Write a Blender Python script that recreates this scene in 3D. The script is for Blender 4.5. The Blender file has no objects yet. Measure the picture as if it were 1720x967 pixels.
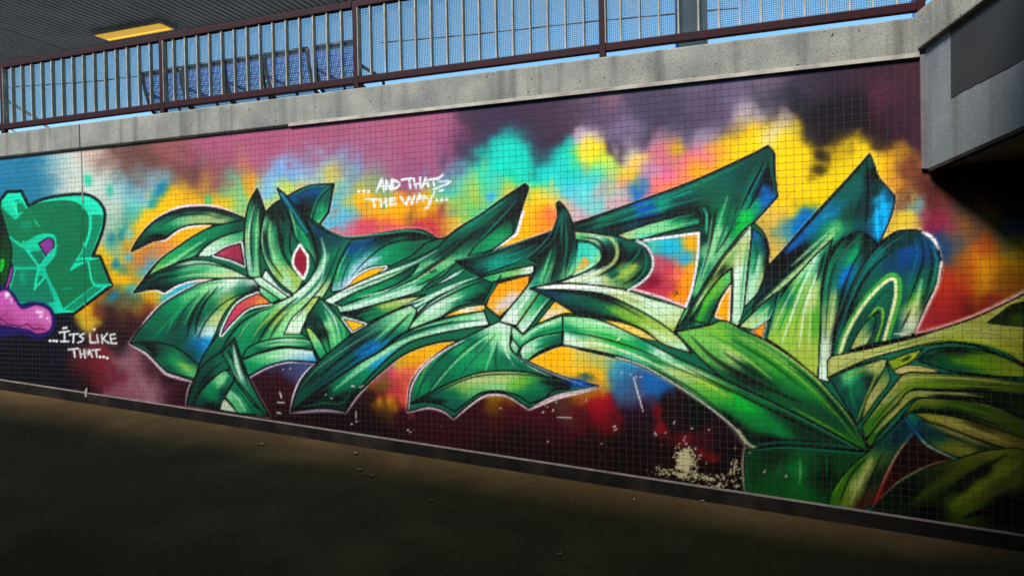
import bpy, math, random
import numpy as np

# ------------------------------------------------------------------ camera, sky, sun, exposure
scene = bpy.context.scene
FPX, PW, PH = 1150.0, 1720.0, 967.0
YAW, PITCH, ROLL = math.radians(19.3), math.radians(0.7), math.radians(-1.1)
CAM = np.array([0.0, -5.116, 1.5])
fw = np.array([-math.sin(YAW)*math.cos(PITCH), math.cos(YAW)*math.cos(PITCH), -math.sin(PITCH)])
r0 = np.cross(fw, [0, 0, 1.0]); r0 /= np.linalg.norm(r0); u0 = np.cross(r0, fw)
RT = math.cos(ROLL)*r0 + math.sin(ROLL)*u0
UP = math.cos(ROLL)*u0 - math.sin(ROLL)*r0
from mathutils import Matrix, Vector
cd = bpy.data.cameras.new("camera"); cam = bpy.data.objects.new("camera", cd)
scene.collection.objects.link(cam)
cd.sensor_width = 36.0; cd.lens = 36.0*FPX/PW; cd.clip_end = 3000; cd.clip_start = 0.05
cam.matrix_world = Matrix(((RT[0], UP[0], -fw[0], CAM[0]), (RT[1], UP[1], -fw[1], CAM[1]),
                           (RT[2], UP[2], -fw[2], CAM[2]), (0, 0, 0, 1)))
scene.camera = cam

SUN_EL, SUN_AZ = math.radians(48), math.radians(206)      # azimuth clockwise from +Y
world = bpy.data.worlds.new("World"); scene.world = world; world.use_nodes = True
wn = world.node_tree.nodes; wl = world.node_tree.links
sky = wn.new("ShaderNodeTexSky"); sky.sky_type = 'NISHITA'; sky.sun_disc = False
sky.sun_elevation = SUN_EL; sky.sun_rotation = SUN_AZ; sky.air_density = 1.0; sky.dust_density = 0.0; sky.ozone_density = 1.6
bgn = wn["Background"]; bgn.inputs["Strength"].default_value = 0.135
tint = wn.new("ShaderNodeMix"); tint.data_type = 'RGBA'; tint.blend_type = 'MULTIPLY'; tint.inputs[0].default_value = 1.0
tint.inputs[7].default_value = (0.70, 1.0, 1.02, 1)
wl.new(sky.outputs[0], tint.inputs[6]); wl.new(tint.outputs[2], bgn.inputs["Color"])
sd = bpy.data.lights.new("sun", 'SUN'); sun = bpy.data.objects.new("sun", sd); scene.collection.objects.link(sun)
sd.energy = 4.5; sd.angle = math.radians(16); sd.color = (1.0, 0.965, 0.92)
sv = Vector((math.sin(SUN_AZ)*math.cos(SUN_EL), math.cos(SUN_AZ)*math.cos(SUN_EL), math.sin(SUN_EL)))
sun.rotation_euler = sv.to_track_quat('Z', 'Y').to_euler()
vs = scene.view_settings; vs.view_transform = 'Standard'; vs.look = 'None'; vs.exposure = 0.68; vs.gamma = 1
vs.use_curve_mapping = False

# ------------------------------------------------------------------ the mural: spray paint laid down stroke by stroke
# strokes are noted in survey units on the wall; S2W / W2S carry them to wall metres and back
def W2S(X, Z, Y=0.0):
    v0, v1, v2 = X-CAM[0], Y-CAM[1], Z-CAM[2]
    dd = v0*fw[0]+v1*fw[1]+v2*fw[2]
    return (PW/2+FPX*(v0*RT[0]+v1*RT[1]+v2*RT[2])/dd, PH/2-FPX*(v0*UP[0]+v1*UP[1]+v2*UP[2])/dd)
def S2W(px, py, Y=0.0):
    v = fw+RT*(px-PW/2)/FPX+UP*(PH/2-py)/FPX
    return CAM+v*(Y-CAM[1])/v[1]

rng = np.random.default_rng(7)
CW, CH = 1720, 967
PAL = {k: np.array(v, float)/255 for k, v in dict(
    k=(6,12,14), D=(0,42,40), d=(0,75,63), m=(6,104,77), g=(10,134,90), G=(38,158,100), l=(105,192,128), L=(155,216,160),
    p=(190,226,196), P=(216,236,220), w=(238,239,235), t=(20,142,118), T=(0,96,86), q=(25,204,178), c=(40,176,208),
    b=(0,112,188), B=(0,86,132), n=(0,58,84), y=(242,190,22), o=(238,158,30), e=(228,205,105), u=(128,184,72),
    U=(163,190,92), v=(192,206,142), a=(176,182,114), A=(132,144,60), z=(82,108,30), Z=(20,36,14), r=(152,44,66),
    R=(112,24,44), x=(206,94,112), X=(230,130,152), M=(56,12,30), N=(26,5,16), h=(116,82,74), s=(150,202,218),
    S=(104,178,208), f=(172,100,124), F=(70,53,73), i=(108,95,116), I=(184,170,186), V=(22,12,20), H=(150,108,112),
    O=(170,125,55), Q=(48,122,148), W=(206,207,194), C=(0,150,170), j=(8,12,28), J=(38,26,92), E=(192,102,172),
    K=(0,50,28), Y=(205,180,60)).items()}
def col(c):
    if c in PAL: return PAL[c]
    return np.array([int(c[i:i+2], 16) for i in (0, 2, 4)])/255.0

def noise(h, w, cell, seed):
    r = np.random.default_rng(seed); gh, gw = int(h/cell)+3, int(w/cell)+3
    g = r.random((gh, gw)); y = np.arange(h)/cell; x = np.arange(w)/cell
    yi = y.astype(int); xi = x.astype(int); fy = (y-yi)[:, None]; fx = (x-xi)[None]
    fy = fy*fy*(3-2*fy); fx = fx*fx*(3-2*fx)
    a = g[yi][:, xi]; b = g[yi][:, xi+1]; c = g[yi+1][:, xi]; d = g[yi+1][:, xi+1]
    return (a*(1-fx)+b*fx)*(1-fy)+(c*(1-fx)+d*fx)*fy

def parse(s):
    pts, cor = [], []
    for t in s.split():
        c = t.endswith('!'); x, y = t.rstrip('!').split(',')
        pts.append((float(x), float(y))); cor.append(c)
    return np.array(pts), cor
def cr(p, n=7):
    if len(p) == 2: return np.array([p[0]+(p[1]-p[0])*t for t in np.linspace(0, 1, n, endpoint=False)]+[p[1]])
    q = np.vstack([2*p[0]-p[1], p, 2*p[-1]-p[-2]]); out = []
    ts = np.linspace(0, 1, n, endpoint=False)[:, None]
    for i in range(len(p)-1):
        a, b, c, d = q[i:i+4]
        out.append(0.5*((2*b)+(c-a)*ts+(2*a-5*b+4*c-d)*ts**2+(3*b-a-3*c+d)*ts**3))
    out.append(p[-1:]); return np.vstack(out)
def curve(s, closed=False):
    p, c = parse(s)
    if closed:
        k = c.index(True) if True in c else 0
        p = np.roll(p, -k, 0); c = c[k:]+c[:k]; p = np.vstack([p, p[:1]]); c = c+[True]
    out, st = [], 0
    for i in range(1, len(p)):
        if c[i] or i == len(p)-1:
            seg = cr(p[st:i+1]); out.append(seg if not out else seg[1:]); st = i
    return np.vstack(out)

IMG = np.zeros((CH, CW, 3))
def box_of(pl, pad):
    x0 = max(int(pl[:, 0].min()-pad), 0); x1 = min(int(pl[:, 0].max()+pad)+2, CW)
    y0 = max(int(pl[:, 1].min()-pad), 0); y1 = min(int(pl[:, 1].max()+pad)+2, CH)
    return x0, max(x1, x0+1), y0, max(y1, y0+1)
def polymask(pl):
    x0, x1, y0, y1 = box_of(pl, 1); m = np.zeros((y1-y0, x1-x0)); xs = np.arange(x0, x1)
    a = pl; b = np.roll(pl, -1, 0)
    for j in range(y0, y1):
        for o in (0.17, 0.5, 0.83):
            yy = j+o-0.5
            k = (a[:, 1] <= yy) != (b[:, 1] <= yy)
            if not k.any(): continue
            xx = np.sort(a[k, 0]+(yy-a[k, 1])*(b[k, 0]-a[k, 0])/(b[k, 1]-a[k, 1]))
            for q in range(0, len(xx)-1, 2):
                m[j-y0] += np.clip(np.minimum(xx[q+1], xs+.5)-np.maximum(xx[q], xs-.5), 0, 1)/3
    return m, (x0, x1, y0, y1)
def linemask(pl, w, soft, taper):
    # w = half width; taper 0 none, 1 both ends, 2 end only, 3 start only
    pad = w+soft+1; bx = box_of(pl, pad); x0, x1, y0, y1 = bx
    m = np.zeros((y1-y0, x1-x0))
    L = np.concatenate([[0], np.cumsum(np.hypot(*np.diff(pl, axis=0).T))]); T = L/max(L[-1], 1e-6)
    def ww(t):
        if taper == 1: return w*(0.12+0.88*math.sin(math.pi*min(max(t, 0), 1))**0.7)
        if taper == 2: return w*(1-0.85*t)
        if taper == 3: return w*(0.15+0.85*t)
        return w
    for i in range(len(pl)-1):
        a, b = pl[i], pl[i+1]; wi = ww((T[i]+T[i+1])/2); pd = wi+soft+1
        lx0 = max(int(min(a[0], b[0])-pd), x0); lx1 = min(int(max(a[0], b[0])+pd)+2, x1)
        ly0 = max(int(min(a[1], b[1])-pd), y0); ly1 = min(int(max(a[1], b[1])+pd)+2, y1)
        if lx1 <= lx0 or ly1 <= ly0: continue
        X = np.arange(lx0, lx1)[None]; Y = np.arange(ly0, ly1)[:, None]
        d = b-a; ll = d@d+1e-9
        t = np.clip(((X-a[0])*d[0]+(Y-a[1])*d[1])/ll, 0, 1)
        ds = np.hypot(X-a[0]-t*d[0], Y-a[1]-t*d[1])
        cv = np.clip((wi+soft*.5-ds)/max(soft, 0.9)+(0.5 if soft < .9 else 0), 0, 1)
        sub = m[ly0-y0:ly1-y0, lx0-x0:lx1-x0]; np.maximum(sub, cv, out=sub)
    if soft > 1.5: m = m*m*(3-2*m)
    return m, bx
def put(m, bx, c, op=1.0):
    x0, x1, y0, y1 = bx; v = IMG[y0:y1, x0:x1]; a = (m*op)[..., None]
    v *= 1-a; v += a*c
def line(s, w, c, soft=0.8, taper=0, op=1.0, closed=False):
    m, bx = linemask(curve(s, closed), w, soft, taper); put(m, bx, col(c), op)
def lines(txt, ws=1.0):
    for ln in txt.strip().split('\n'):
        f = [q.strip() for q in ln.split('|')]
        line(f[0], float(f[1])*ws, f[2], float(f[3]) if len(f) > 3 else .8, int(f[4]) if len(f) > 4 else 1, float(f[5]) if len(f) > 5 else 1.0)
WARP = (noise(CH, CW, 6, 21)-.5, noise(CH, CW, 6, 22)-.5)
def shape(s, stops, streaks='', ol=1.6, oc='k', border=0, bc='w'):
    pl = curve(s, True); m, bx = polymask(pl); x0, x1, y0, y1 = bx
    if border: line_pl(pl, border, bc, 1.0)
    X = np.arange(x0, x1)[None]+3*WARP[0][y0:y1, x0:x1]; Y = np.arange(y0, y1)[:, None]+3*WARP[1][y0:y1, x0:x1]
    num = np.zeros((y1-y0, x1-x0, 3)); den = np.zeros((y1-y0, x1-x0))
    ev, evec = np.linalg.eigh(np.cov((pl-pl.mean(0)).T)); mj = evec[:, 1]          # blend along the length of the stroke
    an = min(max(math.sqrt(max(ev[0], 1e-6)/ev[1])*1.25, .38), 1.0)
    for t in stops.split():
        a, b, c = t.split(',')
        u_ = (X-float(a))*mj[0]+(Y-float(b))*mj[1]; v_ = -(X-float(a))*mj[1]+(Y-float(b))*mj[0]
        w = 1/((u_*an)**2+v_**2+45)**1.7
        num += w[..., None]*col(c); den += w
    put(m, bx, num/den[..., None])
    for ln in streaks.strip().split('\n'):
        if not ln.strip(): continue
        f = [q.strip() for q in ln.split('|')]
        sm, sb = linemask(curve(f[0]), float(f[1]), (float(f[3]) if len(f) > 3 else 2.5)*1.35, int(f[4]) if len(f) > 4 else 1)
        full = np.zeros_like(m); ax0, ax1 = max(sb[0], x0), min(sb[1], x1); ay0, ay1 = max(sb[2], y0), min(sb[3], y1)
        if ax1 > ax0 and ay1 > ay0:
            full[ay0-y0:ay1-y0, ax0-x0:ax1-x0] = sm[ay0-sb[2]:ay1-sb[2], ax0-sb[0]:ax1-sb[0]]
        put(full*m, bx, col(f[2]), (float(f[5]) if len(f) > 5 else 0.9)*(.8 if f[2] in 'kDd' else .92))
    if ol: line_pl(pl, ol*.88, oc, .9)
def line_pl(pl, w, c, soft):
    m, b = linemask(np.vstack([pl, pl[:1]]), w, soft, 0); put(m, b, col(c), 0.95)
def blob(x, y, rx, ry, ang, c, op=.9, rgb=None):
    R = max(rx, ry)*2.2; x0, x1, y0, y1 = box_of(np.array([[x-R, y-R], [x+R, y+R]]), 0)
    X = np.arange(x0, x1)[None]+4*WARP[0][y0:y1, x0:x1]-x; Y = np.arange(y0, y1)[:, None]+4*WARP[1][y0:y1, x0:x1]-y
    ca, sa = math.cos(math.radians(ang)), math.sin(math.radians(ang))
    q = ((X*ca+Y*sa)/rx)**2+((-X*sa+Y*ca)/ry)**2
    put(np.exp(-q**1.3*.8), (x0, x1, y0, y1), col(c) if rgb is None else rgb, op)

def backdrop(txt):
    h, w = CH//2+1, CW//2+1
    wx = sum(a*(noise(h, w, cl, sd)-.5) for a, cl, sd in ((24, 20, 1), (13, 9, 2), (6, 4, 3)))
    wy = sum(a*(noise(h, w, cl, sd)-.5) for a, cl, sd in ((24, 20, 4), (13, 9, 5), (6, 4, 6)))
    X = np.arange(w)[None]*2+wx; Y = np.arange(h)[:, None]*2+wy
    num = np.zeros((h, w, 3)); den = np.zeros((h, w))+1e-12
    for t in txt.split():
        f = t.split(','); r = 1.1*(float(f[3]) if len(f) > 3 else 24.)
        q = ((X-float(f[0]))**2+(Y-float(f[1]))**2)/(2*r*r)
        g = np.exp(-np.minimum(q, 40))+2e-4/(1+q)**2
        num += g[..., None]*col(f[2]); den += g
    o = num/den[..., None]; o = np.repeat(np.repeat(o, 2, 0), 2, 1)[:CH, :CW]
    o[1:-1, 1:-1] = (o[1:-1, 1:-1]*2+o[:-2, 1:-1]+o[2:, 1:-1]+o[1:-1, :-2]+o[1:-1, 2:])/6
    IMG[:] = o
# ---- clouds of background spray
backdrop("""
0,270,Q 40,270,Q 30,300,Q 0,320,Q 70,300,Q,18 60,330,Q,18 95,262,W,18 105,290,W,20 110,318,W,18 150,262,d2b4a5,16 150,300,c8d7c8,18
160,330,c8d2c4,18 185,350,c3c8b8,18 185,385,b4c0a8,16 200,262,h,20 240,262,h,22 232,288,6e4b41,18 275,258,a0605f,14 320,278,6e4646,18 300,285,h,14
290,250,9a6262,16 350,248,f 400,240,f 450,232,f 420,268,f,20 380,285,825a5c,14 500,235,f 550,222,a4637a 600,240,f 650,215,a8637a 700,225,a8637a
740,212,aa6680,20 650,260,a86a86 600,265,a0708c 710,265,aa6483 760,240,96597a,16 690,285,8c6080,12 650,285,a0627c,12 745,275,8c5f80,12
200,312,96c8cd,16 235,312,s,16 262,300,8fb9c0,10 220,345,6ebeb4,16 215,370,5ab4aa,12 305,315,c8a04a,12 310,335,y,16 285,345,y,12 255,380,y,14 235,395,dcb42a,12
345,312,be964a,12 375,335,y,14 395,310,78c3a0,12 402,340,78c3a0,12 425,300,f0af14,10 428,330,f0af14,9 425,350,f0af14,9 450,290,82bee1,11 455,320,82bee1,8 450,345,b4c878,8
480,288,82b4d7,13 520,285,8cbedc,14 545,295,8cbedc,11 575,272,82b4d7,12 475,325,c8d264,10 530,310,ebc33c,12 560,300,ebc33c,12 580,325,6ebed2,12 575,360,6eb4c8,12 590,390,c88296,10
595,290,6eb4c8,12 615,300,aabe6e,10 640,285,6ebe96,10 640,310,82b478,10 605,340,f0b91e,13 630,350,f0b91e,11 625,380,d25a6e,14 655,385,cd5f6e,13 665,350,f0af14,14 690,350,d29632,10
690,365,a06e3c,8 700,388,be4655,13 670,395,cd6473,11 720,345,f0be1e,13 745,368,aa4646,12 760,345,c8be50,12 760,375,f0c846,12 735,325,64b4a0,11 765,310,5abeb4,13 755,290,64a8b8,12 785,345,46be96,13
792,310,ebc832,11 790,340,dcc83c,9 830,265,1ed2b9,18 860,245,1ed2b9,16 870,285,14cdb4,18 825,310,5ac8b4,14 850,320,e6c83c,12 805,290,3cc8b4,14 905,285,1ec8be,14
800,205,4b374b,18 830,205,41324a,18 865,195,46324b,18 900,200,46324a,18 790,240,46344c,12 783,262,4b3a50,9 815,230,463650,14 905,235,41374b,13 930,205,4b3246,15 950,200,5a4655,12 905,258,3c3c4b,9 915,200,4b3548,16
945,255,14c8b4,12 925,275,3cd2c8,12 960,285,28c8be,14 985,255,f5d732,13 1005,268,f5d728,12 985,232,dccdd7,11 965,228,c8b4c0,8 1000,200,604e62,16 1040,215,8c7a96,15 1040,245,463a50,11 1060,172,5c5064,20
1100,180,564c60 1100,210,4a4254 1140,195,574d60 1170,150,786a7c,16 1010,160,8c6878,14 1200,170,584c60,18 1225,200,6a5c72,16 1255,195,beafb9,12 1065,228,8c7d96,12 1130,232,968799,14 1190,228,a89aaa,14 1230,160,786a80,14
1060,255,dcd2c8,10 1075,272,f0cd6e,12 1060,295,f0c850,14 1108,258,X,12 1100,240,d29aa8,8 1133,250,d2aa3c,10 1090,290,aa8cbe,10 1080,308,1e78be,9 1060,325,1e78be,9 1065,330,1e78be,8 1040,315,f0a082,12 1110,300,e67da0,13 1150,280,X,14
1185,262,X,14 1210,255,f0a060,10 1180,292,fab014,14 1235,248,facd0a,16 1220,275,fabe0a,12 1260,222,facd14,14 1270,235,facd14,12 1150,310,f5963c,12 1110,328,f08c6e,12 1090,335,b478a0,9
900,330,fac328,13 890,370,fab414,14 905,395,f0a028,12 915,375,eb7864,12 925,320,d2d26e,11 955,310,78cde1,13 985,330,78d7d2,13 1005,310,3cc8cd,12 1010,285,6edcaa,12 955,350,c8b4be,11 990,365,d79ba0,13 1030,345,cdaab0,13 1020,325,a0c8c0,10
1025,290,c8d26e,11 935,345,f0c850,9
1290,235,f5e178,13 1295,225,dcd2c0,8 1330,262,f0cd0a,18 1350,300,f0cd0a,18 1320,320,f0c814,16 1310,365,dcb95a,16 1345,385,b,14 1320,385,3c96b4,8 1308,400,d2b45a,10 1290,380,b4a050,10 1390,235,1e161e,16 1365,225,282028,13 1380,262,5a4a20,9 1400,272,d2b41e,14
1330,222,c8b446,11 1310,205,b4a096,10 1430,255,dcbe1e,14 1445,270,dcbe1e,12 1400,200,1e141e,20 1430,190,1a1018,20 1480,195,28141e,20 1400,130,3c303c,22 1450,130,3c2332,22 1520,130,3c232d,22 1480,165,5a2d41,14 1340,130,50465a,18 1340,172,2d2832,18
1290,130,786978,16 1285,172,46414f,16 1262,182,c8b8b8,10 1520,200,37202f,22 1500,225,281420,14 1500,262,a07d28,13 1480,268,c8a028,12 1465,235,3c2c1e,10 1512,282,825532,12 1530,300,5a3228,14 1500,300,c89a32,12 1520,330,785032,13
1370,300,e6c80a,16 1400,300,e6c80a,14
1600,300,321914,24 1660,320,321610,24 1715,310,281008,24 1580,375,6e1e3c,14 1580,340,5a2320,14 1535,345,5a96a0,11 1525,372,b9a03c,10 1550,360,785050,10 1605,345,3a4038,12 1660,360,7d5a14,14 1640,378,4b4f50,11 1690,382,37414b,13 1595,420,193c5f,16
1610,385,6e4828,14 1640,415,87461a,16 1700,435,967314,14 1690,412,465040,9 1655,465,a0730f,16 1605,455,8c2d1e,14 1590,520,8c2828,16 1625,505,5f1e19,13 1600,490,9b3820,13 1690,470,6e4614,16 1560,540,962d37,14 1660,510,782d1e,16 1620,440,8c5a14,14
150,500,dcaa1e,14 190,480,e1af1e,13 175,430,e1b41e,14 172,460,e6b41e,14 195,420,b4b478,10 215,400,aa8c3c,11 205,380,96a87a,9 215,445,b98c3c,11 225,470,c89632,11 245,425,be7d50,12 240,450,4bafc8,10 225,455,96a046,8 195,445,1e829b,8 190,405,2896a0,8 200,375,28968c,9
215,360,3ca8a0,9 190,498,1e7896,7 220,495,28b4c8,9 245,505,e1b41e,11 280,500,3cb4c8,10 262,440,41aac8,9 275,420,d28c5a,10 300,400,f0b414,13 290,425,dc965a,10 152,535,c8aa3c,12 175,510,5a2828,11 200,530,3c2323,12 218,512,6e5a32,9 245,530,5a282d,11 265,520,825064,9
190,548,28141a,12 210,568,1e0f14,12 235,550,32141c,10
0,590,j,34 50,580,j,30 50,630,j,30 100,640,j,20 100,590,j,20 115,560,10101e,12 130,620,69232f,14 160,602,732832,14 185,622,6e2837,13 140,646,280f14,12 215,600,96707a,13 225,640,966973,15 260,655,a07882,14 200,662,8c5a69,14 250,622,371620,12 300,645,2d0f19,14 285,665,3c1423,13 240,590,6e4650,10 300,690,3c1423,14
480,602,3c3c5f,13 500,612,505a82,10 440,645,321220,18 475,660,3c0f1c,18 450,620,46445f,9 480,695,230a12,16 600,690,1e0a12,16 560,720,1e0a12,20 640,640,785a28,9 660,625,d25a6e,10 660,655,be4655,10 640,612,a06478,9 690,600,e1aa1e,12 730,582,ebb41e,12 670,592,a0a05a,9 648,600,6e96a0,9
680,645,d76450,11 685,625,e07868,9 658,683,c8961e,9 655,705,5a4614,8 600,655,1e0a10,11 620,665,3c1e14,10 700,715,370a1c,18 640,735,230612,20 800,690,3c101c,13 834,675,96730f,10 836,700,6e4a12,9 780,700,370f1c,14 870,695,500f1e,13 830,730,3c0a14,16 760,725,3c0a1c,18 900,705,4b0c1e,15
945,690,5a372d,13 920,720,460a1a,16 990,665,aa7828,11 1000,625,ebb932,15 940,605,f0b91e,15 970,600,c8c06e,11 1010,600,a0be8c,11 1032,615,3c96be,11 1045,640,3c6e96,11 1065,662,50607f,11 1012,682,a01428,10 1016,705,8c1424,10 980,705,5f0f20,13 1060,700,2d1023,14 1100,655,286eaa,9
1100,690,8c1423,6 1106,715,961423,6 1145,735,780a1e,7 1190,760,780a14,6 1120,735,500a1e,8 1085,715,28061a,9 1130,705,230614,8 1130,680,230812,13 1175,685,0f0810,14 1205,725,230814,14 1100,765,20030f,20 1000,745,28030f,22 1050,785,1e030c,22 1235,780,14030a,16 900,750,230312,22 1180,725,460a1c,10 1060,740,1e0410,16 820,770,1e0410,20 1200,800,1e040c,16
1330,800,00280f,30 1600,860,050f08,40 1700,850,050a06,40 1550,700,051812,30
""")
for a in ((270,320,16,9,-50,'1482aa'), (258,342,9,8,-40,'2896a0'), (350,337,6,10,0,'50be82'), (205,392,6,14,20,'288c96'), (188,402,6,10,0,'1e828c'), (195,443,6,8,0,'1e829b'), (216,432,6,7,0,'50b4dc'),
          (218,394,7,9,0,'8cc8be'), (645,347,5,5,0,'1eaa82'), (824,330,7,7,0,'50aad7'), (1135,252,10,9,0,'d2aa32'), (190,497,8,5,0,'1e7896'), (690,362,5,14,10,'9b6e37'), (745,352,6,10,0,'964650'),
          (148,303,7,8,0,'1ec8a0'), (185,320,5,9,0,'46be9b'), (1380,262,13,9,20,'32280f'), (1362,300,9,6,0,'a08c14'), (1375,285,14,10,0,'3c3214')):
    blob(*a)

_src = IMG.copy()                                       # smaller puffs over the clouds, each borrowing a nearby colour
for _ in range(620):
    x, y = rng.uniform(150, 1715), rng.uniform(240, 700); X2 = int(np.clip(x+rng.normal(0, 22), 0, 1719)); Y2 = int(np.clip(y+rng.normal(0, 16), 0, 960))
    blob(x, y, rng.uniform(3, 9), rng.uniform(5, 15), rng.uniform(-25, 25), '', rng.uniform(.25, .6), _src[Y2, X2])
# ---- the neighbouring turquoise letter, the pink bubble
shape("0,337! 12,322! 36,321! 48,346! 66,337 92,330 136,326 156,331 170,343 176,358 174,380 168,400 156,430! 168,430! 188,479! 124,527! 60,530! 10,500! 20,440 0,440!", "40,330,1ed2aa 160,340,32dcb4 90,332,32dcb4 180,470,28d7b4 60,500,14aa8c 130,510,28d7b4 20,380,19b48c", ol=3.2, oc='k')
for s, c, o in (("26,370! 46,350 70,340 100,336 124,338 140,348 149,364 149,386 142,410 130,432 116,456! 148,438! 156,460 159,478! 106,519! 97,496 81,464 76,449! 92,430 95,410 92,396 82,392 66,394 50,402 38,410! 14,396! 3,368 0,345!", '007650', 0),
                ("154,360! 172,360! 170,380 152,432! 134,433! 148,406 154,384!", '008c68', 0), ("149,438! 167,434! 184,477! 160,477!", '00805a', 0), ("158,480! 176,480! 124,522! 108,520!", '008c68', 0),
                ("28,341! 38,340! 45,352! 30,360!", '00805a', 0), ("15,400! 33,412! 48,424! 64,448! 25,449! 19,438 22,420!", '007d5f', 0), ("26,452! 63,451! 57,484! 77,466! 92,506! 60,515! 14,500!", '007d64', 0),
                ("50,423! 70,421! 76,436! 66,446!", '00785a', 0), ("61,486! 75,470! 70,463! 65,463!", '007d5f', 0)):
    shape(s, "80,400,%s 20,460,%s" % (c, c), ol=o)
shape("65,409! 80,400 88,402 91,410 86,424 79,433!", "80,410,8c4696 80,428,823c8c", ol=1.6)
lines("""
14,396 34,412 40,406|1|28c8a0|.8|0
45,420 66,448|1|32d2aa|.8|0
66,448 96,412|1.6|28c8a0|.8|1
27,450 64,450|1.2|28c8a0|.8|0
26,449 17,480|1.3|28c8a0|.8|0
154,359 172,359|1.1|50e1be|.8|0
148,438 158,478 186,478|1.1|32d7af|.8|0
22,337 30,362|1.1|3cd7b4|.8|0
24,337 34,336|1|007d60
54,420 70,419|1|0a9678
120,441 148,437|1|007d60
58,485 76,465|1.1|32d2aa|.8|0
58,485 64,452|1.1|32d2aa|.8|0
104,485 120,484|1|0a9678""")
for a in ((45,378,10,6,0,'14a07d',.6), (62,375,2,7,-30,'3cc8a0',.7), (38,465,6,9,0,'14a587',.7), (137,380,3,50,2,'00643c',.5)): blob(*a)
shape("0,350! 14,396 20,420 18,440 12,470 0,495!", "0,380,04140f 10,410,023c1e 5,440,0a5a1e 5,475,064012", ol=1.5)
shape("0,435 6,433 9,440 7,452 0,458", "3,445,1eaa32", ol=1.2)
shape("19,444! 23,452! 19,470! 13,486! 8,486!", "18,465,8c4696", ol=1.2)
shape("0,480 11,483 24,494 35,510 54,507 78,511 91,526 92,548 81,562 59,568 40,561 16,562 0,561", "40,530,J", ol=1, oc='J')
shape("0,490 11,488 21,499 35,518 48,517 62,513 81,521 87,537 83,553 65,560 48,553 27,549 11,546 0,540", "10,500,E 40,530,c06aa8 70,530,c878b4 60,555,a5508c 10,540,a5508c", ol=0)
for a in ((12,495,4,4,0,'w',.9), (20,505,2,5,0,'f0d2e6',.7), (66,523,6,3,10,'f5e1f0',.9), (69,530,3,2,0,'w',.9), (81,535,2,4,0,'f0d2e6',.8)): blob(*a)
lines("""
0,534 8,540 16,545 26,546 35,548 46,544 52,549 59,553 66,551 75,554|1|500a46|.9|0
100,558 116,556|1.07|dcdedb|.8|0
108.5,557 108.5,573|1.07|dcdedb|.8|0
102,573 116,573|0.90|dcdedb|.8|0
106,551 112,550|1.15|dcdedb|.8|0
117,562 132,560.5|0.98|dcdedb|.8|0
124,561 123,575|0.98|dcdedb|.8|0
141,560 134,564 140,568 137,573 131,575|0.98|dcdedb|.8|0
151,561! 152,575! 161,575|0.98|dcdedb|.8|0
163,562 165,575|0.98|dcdedb|.8|0
171,562 172,576|0.98|dcdedb|.8|0
180,560! 173,569! 183,576|0.98|dcdedb|.8|0
193,561! 185,562! 187,576! 196,576|0.98|dcdedb|.8|0
186,569 194,568|0.90|dcdedb|.8|0
115,587 131,585|1.15|dcdedb|.8|0
124,586 126,599|1.15|dcdedb|.8|0
134,587 136,600|0.98|dcdedb|.8|0
141,587 143,600|0.98|dcdedb|.8|0
135,595 142,594|0.90|dcdedb|.8|0
145,600! 150.5,587! 155,599|0.98|dcdedb|.8|0
147,595 153,594|1|dcdedb|.8|0
155,588 168,586.5|0.98|dcdedb|.8|0
161,587 163,599|0.98|dcdedb|.8|0""")
for x, y in ((84,572), (90,572), (95,572.5), (168,599), (174,599), (180,601), (158,553)): line("%s,%s %s,%s" % (x, y, x+.5, y), 1.7, 'w')

# ---- outline of the big green piece: pale halo, then its body
SIL = """221,422! 230,405 250,380 275,362 305,351 340,348 370,352 395,360 413,368! 415,355 421,336 432,317! 437,330 446,357! 460,343 473,335! 466,316! 483,330! 500,320 525,311 561,309! 557,330 552,357! 537,377! 550,387 580,399 600,399 640,392 680,386 710,387 735,401!
750,398 772,382 808,360 844,334 882,309! 887,317 878,345 867,388! 830,420! 870,408 928,388! 936,370 938,356 935,342! 940,339 950,350 958,366 962,375! 1020,358 1076,337 1120,322 1170,302 1220,280 1264,259 1290,245! 1300,257 1301,280 1303,306 1306,330! 1290,348 1266,374! 1282,390 1291,415 1290,447!
1322,413 1374,354 1426,298 1461,258! 1468,276 1476,298 1490,314 1504,330! 1500,352 1492,375 1476,410! 1488,400 1506,389 1526,386 1546,388 1564,399 1575,416 1581,448 1575,478 1562,506 1551,530 1537,558! 1576,550 1636,530 1696,502 1720,489! 1720,910! 1253,830! 1250,756! 1270,752! 1250,744 1230,717 1204,691 1172,670 1118,636 1070,612 1024,598 980,588 946,580 910,592 886,606! 920,622 960,637 1006,648!
980,655 940,663 916,673 889,685! 872,674 856,664 836,659 812,662 788,678 762,701! 746,688 720,681 685,690! 689,650 700,628 720,607 750,586 780,570! 730,576 680,594 640,624 616,646 598,664 580,691! 570,687 540,685 500,689 489,691! 496,664 506,640 520,622 535,608! 500,606 480,606 450,614 416,632! 436,670 452,699! 314,679! 318,656 326,638! 300,630 282,625! 268,612 246,590 219,576!
230,560 250,537 270,516 290,502 320,485 344,475 374,469! 360,467 330,468 300,476 276,490! 260,485 225,491! 240,472 248,460 270,436 300,414 330,394 360,379! 350,376 324,377 300,384 277,401! 256,405!"""
SP = curve(SIL, True)
m, b = linemask(np.vstack([SP, SP[:1]]), 3.4, 5, 0); put(m, b, col('e6dcc8'), .5)
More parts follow.
